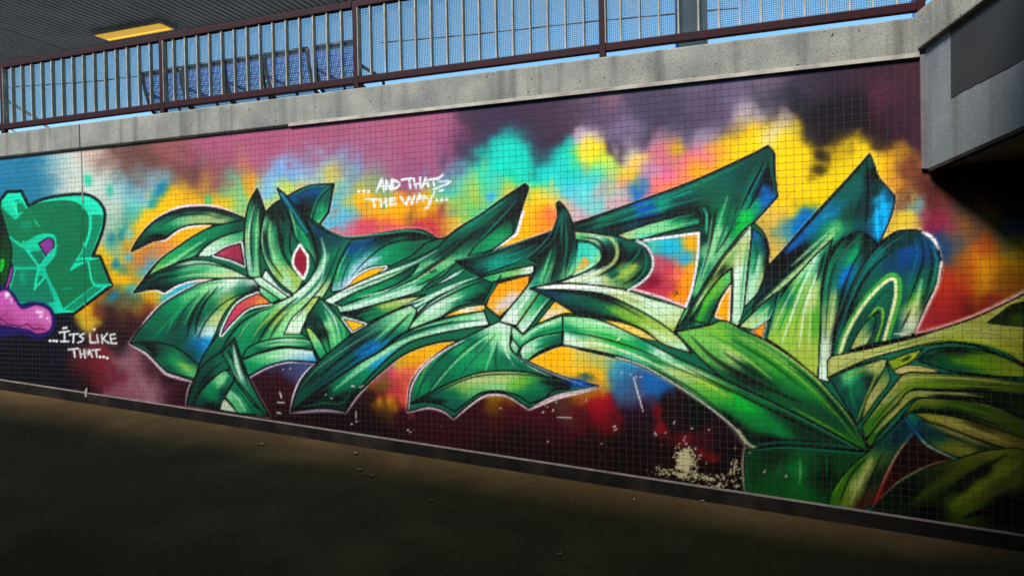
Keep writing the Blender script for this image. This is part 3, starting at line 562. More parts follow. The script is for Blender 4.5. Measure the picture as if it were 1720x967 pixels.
# small arch of the N
shape("1262,376! 1240,398 1215,428 1188,468 1160,516 1136,555! 1190,545! 1200,521 1212,497 1229,474! 1226,540! 1240,548! 1249,518 1255,460 1262,402!",
      "1252,388,P 1225,412,k 1248,408,v 1240,432,v 1220,436,u 1238,462,P 1240,512,p 1212,455,k 1206,472,U 1188,502,u 1176,526,55b446 1160,540,D 1172,500,p 1244,480,p 1225,425,L 1195,450,D",
      """1258,384 1228,416 1198,456 1168,508 1144,548|3.4|k|1.5|1
1252,386 1222,420 1192,462 1164,508|1|e1e6e6|1|1
1246,405 1222,430 1200,462|2.2|v|2.5|1
1240,428 1236,470 1234,530|2|P|2.5|1
1232,478 1230,510 1229,540|1.6|b4dcdc|1.5|1
1255,410 1248,470 1244,520|1.8|G|2|1""", ol=1.5)
shape("1229,450! 1206,470 1182,502 1160,538! 1190,544! 1200,520 1212,496 1229,474!", "1222,460,l 1205,480,u 1188,505,6eb446 1176,528,46b43c 1162,538,D 1195,520,d", "1200,480 1178,524|2.5|50b43c|3|1|.7\n1180,510 1165,538|2|D|2|1", ol=2)
shape("1229,475! 1226,541! 1199,532! 1210,502!", "1222,500,f0aa14 1215,525,f0aa14", border=0, ol=1.2)
lines("1227,480 1224,538|1.3|f5e1d2|1|0\n1226,481 1212,504 1202,530|1.3|f5e1d2|1|0\n1202,532 1224,540|1.2|f5e1d2|1|0\n1230,450 1231,480 1228,545|1.8|k|.9|0\n1134,556 1165,550 1192,545|3.4|05322f|1|1\n1150,549 1188,543|1|1e6e64|1|1")
shape("1264,384! 1280,397 1289,414 1290,440 1286,464 1278,486 1250,517! 1255,460 1262,402!", "1270,392,0a6eaa 1272,420,m 1282,412,n 1268,446,G 1276,440,L 1265,472,p 1258,500,p 1286,440,k 1280,470,v", "1266,400 1272,430 1264,460|2|d|2|1\n1282,402 1288,430 1282,468|1.8|k|1.2|1\n1262,400 1256,460 1250,514|1.6|k|1|0\n1275,430 1268,480|3|P|3|1|.6", ol=1.8)
# tall leaf with the dark tip
shape("1290,449! 1322,413 1374,354 1426,298 1461,259! 1468,276 1476,298 1490,314 1503,330! 1500,352 1492,375 1476,410! 1468,425 1440,460 1415,500 1390,530! 1370,520 1330,480 1290,500 1262,530! 1270,500!",
      """1455,275,d 1440,310,T 1466,292,k 1470,322,D 1412,328,T 1388,350,0a7896 1402,352,0a6e8c 1422,362,d 1440,350,D 1462,352,D 1480,352,0aa0d2 1477,336,3c96be 1476,390,0a82b4 1496,326,n 1362,384,0a78aa 1340,402,0a64a0 1392,392,G 1402,384,l 1378,402,m 1312,440,k 1345,422,k 1440,410,k 1462,412,k 1430,440,k 1400,440,m 1370,450,L""",
      """1456,270 1410,318 1360,374 1310,430|2|k|1.5|1
1456,268 1458,320 1454,380|3|k|3|1
1440,300 1436,350|5|0a5a50|5|1|.7
1472,350 1474,380 1476,405|4|28aadc|4|1|.9
1480,330 1488,360 1484,390|4|14a0d2|4|1|.8
1410,352 1370,372|4|148cb4|4|1|.7
1350,395 1320,425|4|0a64b4|4|1|.7
1404,380 1370,410 1330,446|2.6|a0c896|2.5|1
1352,410 1320,436 1296,456|4|k|3|1
1418,396 1398,420 1380,450|4|k|3|1
1500,335 1494,370 1478,404|1.6|0a5a6e|1.5|1""", ol=1.8)
lines("1242,546 1280,508 1320,470 1360,434 1400,392|3.4|96be82|1.5|3\n1240,540 1278,500 1318,462 1352,432|1.6|k|1|1\n1252,548 1290,510 1330,474|1.6|k|1|1\n1250,543 1290,502 1340,456 1385,412|1.2|c8d7aa|1.2|1")
shape("1330,472! 1366,432 1398,402! 1388,440 1380,480 1378,540 1374,636! 1340,606 1310,583 1288,569! 1294,540 1308,502!",
      "1350,452,L 1366,428,p 1338,490,u 1360,500,v 1318,530,u 1340,550,a5be50 1370,540,5aa03c 1350,592,a5b955 1372,622,a5b955 1308,566,96b950 1384,440,m 1325,500,m",
      """1372,430 1348,480 1326,540 1312,578|2|P|2|1
1380,440 1354,510 1342,584|1.8|P|2|1
1362,512 1358,590|1.8|v|2|1
1356,454 1330,504 1306,560|2|g|2.5|1
1364,470 1342,530 1330,580|1.8|5aa046|2.5|1
1376,480 1370,560|2|5aa03c|2.5|1
1344,464 1318,512 1296,560|1.3|b4d2c8|1|1
1385,425 1372,470|3|k|2.5|1""", ol=1.8)
shape("1240,549! 1278,512 1306,490! 1300,520 1294,536! 1266,554!", "1256,546,v 1275,532,L 1295,505,d 1285,520,G 1280,538,p", "1262,545 1296,512|2|v|3|1\n1300,500 1290,532|2.5|d|2|1", ol=2)
shape("1264,557! 1286,541! 1280,567!", "1276,555,eb9628", border=2, bc='f0d2c8', ol=.8)
lines("1312,486 1300,528 1290,566|1.6|28826e|1|1")
# E: strip, arches
shape("1374,636! 1378,560 1380,500 1388,450 1405,416 1425,396 1445,390 1465,400 1474,413! 1455,440 1436,470 1420,505 1406,545 1397,592 1392,642!",
      "1430,400,k 1455,402,k 1425,432,g 1436,424,g 1405,440,m 1394,472,m 1414,472,b 1425,455,0a6eb4 1400,502,a0be6e 1395,540,a5b978 1388,582,P 1384,622,P 1412,492,D 1402,562,k 1460,420,D",
      "1426,412 1400,452 1390,510 1386,570|1.4|k|1|1\n1450,415 1425,462 1406,530 1396,600|2.6|k|2|1\n1440,418 1420,450|4|14a05a|4|1|.7\n1404,490 1394,550 1386,615|2|v|2|1\n1428,445 1410,480|4|0a78c3|4|1|.7\n1396,440 1386,490|1.2|28a078|1|1\n1446,394 1420,420 1402,450|1|5a826e|1|1|.7", ol=1.8)
shape("1392,642! 1398,590 1411,532 1432,476 1456,436 1481,409 1506,390 1526,387 1546,389 1564,400 1574,418 1580,448 1574,478 1560,508 1548,532 1536,559! 1500,572 1440,588!",
      """1420,522,D 1442,470,d 1470,432,T 1500,408,D 1530,400,D 1542,412,n 1520,432,0a3c6e 1552,430,0a3c64 1500,442,n 1570,430,n 1566,462,d 1546,482,m 1540,500,4b9132 1534,516,a 1528,542,c8cdb4 1556,502,k 1515,502,d 1410,560,d 1470,490,m 1480,560,d 1500,550,d""",
      """1406,572 1428,505 1458,448 1490,414 1520,394|1.3|0f7d7d|1.2|1
1416,556 1440,490 1468,448 1500,420|2.6|k|2|1
1535,396 1541,424 1530,465 1514,504|1.5|0a5f78|1.5|1
1545,396 1552,430 1540,470 1524,510|2.4|k|2|1
1566,408 1573,440 1564,484 1546,520|1.3|14826e|1|1
1560,410 1566,445 1556,490|2.4|k|2|1
1548,470 1540,505 1528,545|4|c3cda0|4|1|.7
1530,520 1512,556|2|k|1.5|1
1510,425 1545,420|8|0a4178|7|1|.6
1552,520 1540,552|2.4|k|1.5|1""", ol=1.6)
lines("""1408,596 1422,556 1448,512 1474,482 1495,464 1508,470 1509,498 1500,532 1488,572|5.6|4b9646|3|0
1410,596 1424,556 1449,514 1475,484 1495,469 1504,473 1504,498 1496,532 1485,570|2.6|d2d7aa|2|0
1497,486 1480,495 1458,526 1440,560 1425,586|3.6|d|2|1
1496,490 1490,530 1478,570|2.4|d|2|1
1436,582 1450,550 1466,525 1476,516 1483,524 1480,548 1472,572|1.6|78aa32|1|0
1440,584 1452,554 1466,530 1476,524 1478,535|2.4|k|1.2|1""")
shape("1427,588! 1442,558 1460,534 1472,530! 1468,555 1456,578!", "1436,580,a 1450,560,a5af6e 1462,540,m 1466,550,D 1455,574,v", ol=1.4)
lines("1420,592 1460,580 1500,572 1538,562 1580,548|3|k|1|1\n1502,560 1530,562|1.2|c8cdb4|1|1\n1581,440 1579,455 1574,480 1560,510 1549,534 1538,558|1.8|d7b9b4|1.5|0\n1548,389 1566,400 1576,418|2.6|e1cdd7|2|1\n1538,559 1580,549 1640,528 1700,500 1720,489|1.8|d79691|1.5|0")
# right-hand ribbons
shape("1390,634! 1392,602 1420,593 1460,585 1538,566 1578,553 1638,533 1698,505 1720,494! 1720,612! 1690,592 1660,582 1620,574 1585,572 1550,579 1500,591 1450,606 1410,624!",
      "1400,616,a 1440,600,a 1500,582,a 1560,566,b4b47a 1600,552,96a05a 1640,548,969b50 1690,522,969650 1650,562,a5a55f 1700,578,969b3c 1714,552,a0a050 1600,570,96a03c 1545,575,A",
      "1400,620 1460,596 1540,574 1600,562|1.4|z|1.5|1|.6\n1430,604 1500,588 1560,570|1.5|c8c896|1.5|1\n1580,557 1640,553 1720,572|1.5|c3be82|1.5|1\n1600,568 1650,571 1720,596|1.4|b4be46|1.5|1\n1620,558 1680,562 1720,582|2|8c9146|2.5|1", ol=1.7)
shape("1658,542! 1690,516 1720,506! 1720,548! 1690,546!", "1690,530,141e0a 1705,535,3c5014 1680,540,1e2d0f 1712,515,141e0a", ol=1.4)
lines("1655,540 1672,528 1696,510|1.8|a0a05a|1.2|1\n1552,580 1600,575 1650,584 1720,613|2|k|1.2|0\n1560,577 1600,571 1660,580 1720,604|1.2|7da028|1|1")
shape("1540,605! 1562,588 1600,583 1650,589 1690,601 1720,616! 1720,634! 1680,632 1640,628 1600,623 1575,616!", "1560,600,D 1580,606,0a5028 1610,606,4b781e 1640,606,6e8c1e 1680,615,788c28 1714,626,8c963c 1600,590,Z 1600,618,d 1560,594,005a46", "1545,604 1565,596 1600,588 1650,594|2|k|1.5|1\n1560,608 1580,615 1610,620|2|005a46|1.5|1\n1600,605 1660,610|3|6e961e|4|1|.7", ol=1.9)
shape("1490,606! 1520,595 1550,585! 1532,606 1500,622!", "1505,610,7d962d 1525,602,a0aa32 1545,588,a5b432", "1515,606 1530,598|3|0a280f|2.5|1", ol=1.6)
shape("1500,622! 1525,613 1560,617 1582,626! 1540,626 1508,628!", "1520,620,beb478 1560,621,b4aa6e", ol=1.1)
shape("1393,634! 1420,620 1470,605 1490,602! 1485,625 1470,660 1450,700 1440,712! 1420,680!", "1405,640,d 1425,635,l 1440,650,m 1460,640,D 1420,660,d 1470,615,a 1445,680,d", "1400,632 1440,615 1478,606|2|k|1.5|1\n1436,625 1428,655 1438,690|2.5|328c64|3|1|.7\n1480,608 1465,645 1446,690 1440,708|1.8|96a03c|1.2|1\n1415,635 1470,612|1.5|A|1.5|1", ol=1.7)
shape("1446,708! 1456,670 1474,640 1490,610! 1494,640 1474,668!", "1480,640,a0a05a 1465,670,b4af78 1488,620,005a3c 1455,695,A", ol=1.4)
shape("1447,716! 1470,685 1500,648 1520,627 1560,626 1620,629 1680,635 1720,640! 1720,662! 1640,656 1560,653 1531,655 1500,686 1470,722 1453,737!",
      "1460,708,3c6e1e 1490,668,8c965a 1515,640,8c9650 1540,632,788c32 1600,642,5a6e28 1650,642,6e7d32 1700,648,505f23 1548,649,5a7814 1640,653,141e0a 1475,690,5a7828",
      "1460,705 1495,660 1522,635 1600,634 1720,646|1.6|aaaa6e|1.5|1\n1475,704 1505,668 1530,646 1600,646 1700,652|1.6|6e8c1e|1.5|1\n1465,712 1500,672 1526,648|1.6|1e3c0f|1.5|1\n1560,640 1640,640 1720,652|2|465a1e|2|1|.7", ol=1.8)
shape("1454,740! 1480,706 1506,680 1529,656 1580,656 1640,658 1720,664! 1720,702! 1680,684 1640,674 1600,668 1560,668 1536,669 1511,691 1480,726 1461,752!",
      "1470,726,3c6e1e 1500,696,828c46 1526,666,828c3c 1552,659,969b5a 1600,661,82874b 1585,665,Z 1680,669,Z 1640,666,1e2d0f 1710,692,283214 1485,712,5a782d",
      "1470,725 1505,690 1530,664|1.5|b4af78|1.5|1\n1545,658 1600,660 1650,666|1.8|a09b5f|1.5|1\n1560,664 1640,668 1720,690|2.4|k|2|1\n1465,738 1500,702|1.6|Z|1.5|1", ol=1.8)
shape("1462,754! 1500,716 1521,691 1541,670 1580,669 1640,675 1680,686 1720,704! 1720,742! 1680,722 1620,702 1570,692 1530,692 1490,727!",
      "1482,736,145a28 1530,682,5a7314 1560,676,6e7d28 1620,682,3c5514 1680,702,46551e 1600,692,0a280f 1552,689,0a280f 1505,712,1e5a3c",
      "1541,670 1600,669 1660,681 1720,702|1.3|96965a|1.2|1\n1550,676 1620,684 1700,708|2|5a6e1e|2.5|1|.8\n1540,686 1610,694 1690,718|2.4|k|2|1\n1475,742 1512,704|1.3|285a3c|1.2|1", ol=1.7)
shape("1534,693! 1570,694 1640,708 1720,736! 1720,766! 1660,747 1600,727 1560,708!", "1560,701,82822d 1600,712,96914b 1660,732,8c8246 1712,752,6e642d 1650,715,3c3c14", "1560,700 1620,716 1700,746|2.5|aaa05f|3|1|.8\n1580,714 1640,736 1710,760|1.6|141e0a|1.5|1", ol=1.7)
# upper and lower leaves of the long tail
shape("1134,557! 1190,546 1215,538 1250,555 1290,574 1330,600 1370,632 1400,665 1430,702 1450,737 1460,760! 1410,733 1350,703 1290,672 1230,646 1182,607 1158,582!",
      "1152,562,6eb45a 1200,556,u 1180,572,82be64 1250,576,3c8c46 1228,600,v 1290,612,50a03c 1300,642,0a6432 1262,622,003c23 1330,642,28823c 1350,682,00502d 1400,702,00462d 1440,746,1e6428 1252,642,00281c 1205,592,5aa550",
      """1162,566 1200,602 1262,638 1345,676|4|k|4|1
1216,592 1260,622 1312,654|3.4|00281c|4|1
1230,570 1290,606 1350,652|2.6|00501e|3|1
1325,608 1380,656 1432,720|2.4|k|2.5|1
1200,572 1250,600 1296,636|2|a5c85f|2.5|1
1240,566 1300,602 1362,652 1404,696|1.8|96be50|2.5|1
1222,556 1280,582 1340,624|1.6|96aa5a|2|1
1190,560 1240,586 1290,618|1.6|328c3c|2.5|1
1290,600 1350,646 1400,700|1.8|288c32|2.5|1
1218,541 1290,577 1370,636 1430,706 1456,752|1.5|b9c882|1.2|1
1180,605 1240,642 1320,680 1400,722|2|0a5a3c|2.5|1
1360,650 1410,702 1446,748|1.6|5a8c1e|2|1
1330,684 1390,716 1440,746|1.5|78a028|2|1""", ol=2)
shape("945,530! 1000,535 1060,560 1130,597 1190,624 1230,644 1290,671 1350,701 1410,732 1454,758! 1380,748 1320,747 1270,752! 1250,736 1230,713 1204,689 1172,668 1130,639 1090,618 1050,601 1010,591 980,585 945,579!",
      """962,540,L 1000,545,L 960,553,g 1040,562,L 1040,576,14aa32 1000,580,v 962,570,P 1060,600,5abea0 1110,592,P 1100,606,0a783c 1130,622,v 1160,622,c3cd8c 1190,642,82be3c 1220,662,5aaa3c 1250,682,0aa03c 1270,712,008241 1300,720,008246 1352,728,00321e 1255,652,004628 1330,702,003c28 1200,622,m 1228,714,k 1300,742,k 1080,580,g 1150,606,G""",
      """960,538 1020,546 1090,572 1150,600|2|P|2|1
948,556 1000,565 1060,582 1110,602|1.8|k|1|1
950,572 1010,578 1070,598 1130,626|2.4|e1e6c8|2.5|1
960,553 1020,562 1080,584|1.8|14a53c|2|1
1090,590 1150,618 1200,636|2|p|2|1|.9
1100,604 1170,632 1240,664|1.6|003c23|2|1
1130,600 1230,647 1350,705 1442,754|1.2|3c8264|1|0
1150,616 1230,656 1340,710 1440,756|2.4|k|2|1
1130,620 1180,640 1220,664|3|bec86e|4|1|.8
1230,660 1262,690|5|0ab43c|6|1|.7
1090,614 1150,646 1210,688|2|003c23|2.5|1
1290,738 1370,742|3|k|4|1
1215,690 1250,730|3|k|3|1""", ol=1.8)
lines("1035,600 1075,612 1118,635 1180,675 1230,715 1252,744|1.5|b4c3af|1.2|0\n1240,722 1256,744 1270,752|2.2|aab48c|1.5|0\n1268,748 1310,742 1360,744 1440,752|1.8|0f5541|1|0\n1268,753 1310,748 1360,750 1446,758|1.6|k|1|0\n946,557 945,579|1.6|k|.9|0")
shape("1252,757! 1320,753 1385,758 1455,763! 1420,800 1397,840 1395,880! 1250,850!", "1265,790,00411e 1300,770,003219 1310,800,005528 1340,790,0a7337 1370,790,004623 1290,825,005a23 1340,825,006428 1380,800,002814 1420,775,00461e",
      "1343,770 1344,790 1342,815|2|6eaf64|4|1\n1310,775 1308,800|3|0a6e41|5|1|.6\n1382,758 1384,830|2.6|k|1.5|1\n1396,758 1394,815|2.6|k|1.5|1\n1388,762 1389,800|1.5|14643c|1.2|1\n1260,838 1320,846 1390,856|4|286e14|6|1|.7", ol=0)
lines("1251,746 1247,780 1250,822 1252,835|1.6|9b9b82|1.5|1\n1254,760 1256,800 1257,830|1.2|1e6446|1.2|1")
# foot of the ribbons, dark red gap
shape("1458,758! 1490,726 1521,698! 1537,722! 1512,755 1492,785 1478,815 1464,850! 1390,880! 1395,830 1425,787!",
      "1442,782,1e6414 1410,822,3c7814 1400,845,3c6e14 1458,780,b4b96e 1440,812,b4b96e 1426,840,788c3c 1476,766,3c6428 1482,742,0a3c32 1510,722,00323c 1470,802,Z 1450,842,46281a 1500,735,00283a",
      "1452,765 1422,792 1400,830|1.6|82aa32|1.2|1\n1456,768 1428,800 1410,845|2|k|2|1\n1464,772 1446,806 1428,845|2.4|beb982|3|1\n1482,760 1462,806 1446,848|2.2|k|2|1\n1520,702 1490,736 1470,760|1.2|0f5a46|1|1\n1500,730 1484,760|2|005050|2.5|1", ol=1.6)
shape("1545,706! 1580,713 1640,736 1692,754! 1650,758 1612,768! 1575,754 1537,722!", "1556,726,00323c 1575,735,0a3c46 1592,747,787828 1622,757,828237 1652,750,1e280f 1600,722,6e6e3c 1642,742,6e6e3c", "1560,712 1610,730 1660,750|1.4|8c875a|1.2|1\n1570,722 1630,745|2|k|1.5|1", ol=1.7)
shape("1612,769! 1650,758 1700,752 1720,755! 1720,900! 1600,885! 1462,858! 1480,838 1510,812 1560,784!",
      "1530,822,05120a 1582,802,1e2d0f 1562,832,283714 1632,777,5a6419 1602,802,465019 1662,757,787832 1682,787,787d32 1642,822,646e1e 1617,842,5a6e14 1702,792,5a5a28 1652,792,0a1208 1622,817,080f08 1690,850,060a05 1560,860,060a05",
      "1535,842 1590,802 1655,766|7|50591e|10|1|.8\n1600,852 1645,815 1712,778|8|787d2d|10|1|.9\n1570,842 1625,800 1690,764|4|0a1208|6|1|.8\n1600,852 1650,836 1720,808|2|5f553c|2.5|1\n1620,868 1680,850 1720,840|6|060805|5|1", ol=1.2)
shape("1536,723! 1552,743 1603,770! 1560,783 1520,801 1490,826 1464,852! 1476,820 1491,787 1512,757!", "1540,760,230808 1560,772,260a0a 1510,790,280a0a 1490,815,320c0c 1474,838,7d2323 1520,775,1e0808", ol=0)
lines("1535,726 1510,757 1488,798 1468,846|1.8|a08c6e|1.5|1\n1500,778 1482,815 1466,850|2|963c3c|2|1\n1603,770 1560,781 1512,806 1480,836|1.4|82694b|1.5|1\n1537,722 1556,746 1603,770|1.8|8c9b8c|1.5|1\n1520,699 1528,712 1536,722|2|14648c|3|1\n1536,722 1548,738|2|1e6e96|3|1\n1533,724 1520,742|2|145a78|3|1")
blob(1536,716,10,12,0,'0f4b64',.6)
# ---- written lines
lines("""
632,322! 641.5,300! 645,321|1.43|e8eae8|.8|0
636,313 646,311.5|1.18|e8eae8|.8|0
649,319! 649,303! 656,319! 658.5,301|1.34|e8eae8|.8|0
661,302 659.5,318|1.34|e8eae8|.8|0
661,302 671,308 668,314 659,319|1.34|e8eae8|.8|0
675,302 691,299.5|1.51|e8eae8|.8|0
687,300 689.5,317|1.43|e8eae8|.8|0
695,300 699,317|1.34|e8eae8|.8|0
705.7,298 706.5,316|1.34|e8eae8|.8|0
696,310 706.5,307.5|1.18|e8eae8|.8|0
709,316! 715,299! 720,314|1.34|e8eae8|.8|0
711,309.5 719,307.5|1.09|e8eae8|.8|0
721,302 735,299.5|1.34|e8eae8|.8|0
727.5,301 729,312|1.26|e8eae8|.8|0
745,293 735,301.5 741,304.5 756,304 751,309 728,318|1.34|e8eae8|.8|0
737,321.5 745,319|0.92|e8eae8|.8|0
614,333.5 634,335|1.51|e8eae8|.8|0
626,335 629.6,347|1.43|e8eae8|.8|0
639,335 641,347|1.43|e8eae8|.8|0
648,333.5 649.5,346.5|1.43|e8eae8|.8|0
640,341 649,340|1.18|e8eae8|.8|0
663,333! 654.6,333.6! 656,344.5! 665,342.6|1.34|e8eae8|.8|0
655,339 662,338|1.18|e8eae8|.8|0
672.4,330! 682,344! 687,331! 692,342! 697,327|1.34|e8eae8|.8|0
700,339.5! 705,326! 711,337|1.34|e8eae8|.8|0
701,335 709,333|1.09|e8eae8|.8|0
712,329 720,336|1.26|e8eae8|.8|0
729,323 717.6,350|1.34|e8eae8|.8|0
714,350 723,342|0.84|e8eae8|.8|0""")
for x, y in ((602.7,321.7), (611,321.7), (619,321.5), (734,336), (742,335.5), (750,335)): line("%s,%s %s,%s" % (x, y, x+.5, y), 2.1, 'w')
lines("712,452 716,458|.8|k\n717,449 724,448|.8|k\n722,453 725,458 729,452|.8|k\n731,452 733,458|.8|k\n724,445 726,443|.8|k\n1130,488 1136,492 1132,498|.8|6e4614\n1137,488 1140,496|.8|6e4614")
# ---- flaked paint: bare cream tile shows through near the floor, and small chips
cream = np.array([208, 197, 160])/255.
gy, gx = np.mgrid[0:CH, 0:CW]
n1 = noise(CH, CW, 4, 31)*.5+noise(CH, CW, 1.8, 32)*.5
e1 = np.exp(-(((gx-1150)/17.)**2+((gy-776)/24.)**2))*.95
for cx, cy, sx, sy, a in ((1115,792,26,8,.5), (1150,795,40,10,.52), (1185,803,60,9,.42), (1215,815,40,7,.40), (1235,780,8,30,.3), (1150,762,12,10,.5)):
    e1 = np.maximum(e1, np.exp(-(((gx-cx)/sx)**2+((gy-cy)/sy)**2))*a)
IMG[(e1 > .12) & ((e1+(n1-.5)*1.1) > .46)] = cream
chips = [(1099,727), (1102,730), (1150,733), (1148,738), (1118,726), (1132,711), (1163,719), (1190,721), (1168,752), (1152,744), (1178,764), (1175,769), (1230,805), (1186,777), (1148,755), (911,677), (916,680), (920,683), (913,691), (928,690), (899,683), (934,676), (843,686), (848,648), (1031,716), (1036,720), (985,672), (591,648), (595,650), (605,650), (609,647), (548,662), (556,668), (598,707), (590,712), (690,725), (686,722), (1060,628), (1068,631), (1078,632), (1045,625), (487,619), (476,620), (1010,745), (920,742), (1260,760), (1345,795), (1320,800), (1285,790)]
for x, y in chips:
    line("%f,%f %f,%f" % (x, y, x+rng.normal(0, 1.6), y+rng.normal(0, 1.3)), .45+rng.random()*.5, 'c8c3b9')
for _ in range(26):
    x = rng.uniform(430, 1260); y = 700+(x-430)*.13+rng.normal(0, 30)
    if y < 830: line("%f,%f %f,%f" % (x, y, x+.4, y+.4), .5+rng.random()*.3, 'a0968c', op=.7)
lines("1064,633 1080,690|.7|dcdce1\n936,700 960,701|.7|bebab4\n470,658 473,668|.8|d7d2cd\n466,675 478,676|.8|d7d2cd\n465,692 472,694|.8|d7d2cd\n1036,572 1041,567|.9|f0f0eb\n598,690 598,704|.7|c8c3be\n1235,775 1233,795|1|cdc39f\n1228,785 1227,796|1|cdc39f")
IMG *= (0.93+0.07*noise(CH, CW, 3, 41)+0.09*noise(CH, CW, 1.3, 42)*noise(CH, CW, 30, 43))[..., None]
for _ in range(900):                                   # overspray spatter
    x, y = rng.uniform(0, 1700), rng.uniform(250, 820); X2 = int(min(max(x+rng.normal(0, 26), 0), 1719)); Y2 = int(min(max(y+rng.normal(0, 20), 0), 960))
    m, b = linemask(np.array([[x, y], [x+.3, y+.3]]), .3+rng.random()*.7, .9, 0); put(m, b, IMG[Y2, X2].copy(), .55)

DECK_Y = -2.97
# ------------------------------------------------------------------ helpers
COLL = scene.collection
def tag(o, label=None, cat=None, group=None, kind=None):
    for k, v in (("label", label), ("category", cat), ("group", group), ("kind", kind)):
        if v: o[k] = v
    return o
def empty(name, loc=(0, 0, 0)):
    o = bpy.data.objects.new(name, None); o.location = loc; o.empty_display_size = .1; COLL.objects.link(o); return o
class MB:
    def __init__(s): s.v = []; s.f = []
    def poly(s, pts, faces):
        b = len(s.v); s.v += [tuple(map(float, p)) for p in pts]; s.f += [tuple(b+i for i in f) for f in faces]; return s
    def box(s, x0, x1, y0, y1, z0, z1):
        return s.poly([(x0,y0,z0),(x1,y0,z0),(x1,y1,z0),(x0,y1,z0),(x0,y0,z1),(x1,y0,z1),(x1,y1,z1),(x0,y1,z1)],
                      [(0,3,2,1),(4,5,6,7),(0,1,5,4),(1,2,6,5),(2,3,7,6),(3,0,4,7)])
    def tube(s, pts, r, n=8, cap=True):
        P = [Vector(p) for p in pts]; rings = []; b = len(s.v)
        for i, p in enumerate(P):
            t = (P[min(i+1, len(P)-1)]-P[max(i-1, 0)]).normalized()
            a = t.cross(Vector((0, 0, 1)) if abs(t.z) < .95 else Vector((1, 0, 0))).normalized(); c = t.cross(a)
            for k in range(n):
                q = p+r*(math.cos(2*math.pi*k/n)*a+math.sin(2*math.pi*k/n)*c); s.v.append(tuple(q))
        for i in range(len(P)-1):
            for k in range(n):
                s.f.append((b+i*n+k, b+i*n+(k+1) % n, b+(i+1)*n+(k+1) % n, b+(i+1)*n+k))
        if cap: s.f.append(tuple(b+k for k in range(n))[::-1]); s.f.append(tuple(b+(len(P)-1)*n+k for k in range(n)))
        return s
    def prism(s, prof, a, b):           # closed profile of 3-D points at a, same shifted to b
        n = len(prof); A = [tuple(np.add(p, a)) for p in prof]; B = [tuple(np.add(p, b)) for p in prof]
        return s.poly(A+B, [tuple(range(n))[::-1], tuple(range(n, 2*n))]+[(i, (i+1) % n, n+(i+1) % n, n+i) for i in range(n)])
    def build(s, name, mat, parent=None, bevel=0, smooth=False, kind=None):
        me = bpy.data.meshes.new(name); me.from_pydata(s.v, [], s.f); me.validate(); me.update()
        o = bpy.data.objects.new(name, me); COLL.objects.link(o); me.materials.append(mat)
        if smooth: me.polygons.foreach_set("use_smooth", [True]*len(me.polygons))
        if bevel:
            m = o.modifiers.new("bevel", 'BEVEL'); m.width = bevel; m.segments = 2; m.limit_method = 'ANGLE'
        if parent: o.parent = parent
        if kind: o["kind"] = kind
        return o

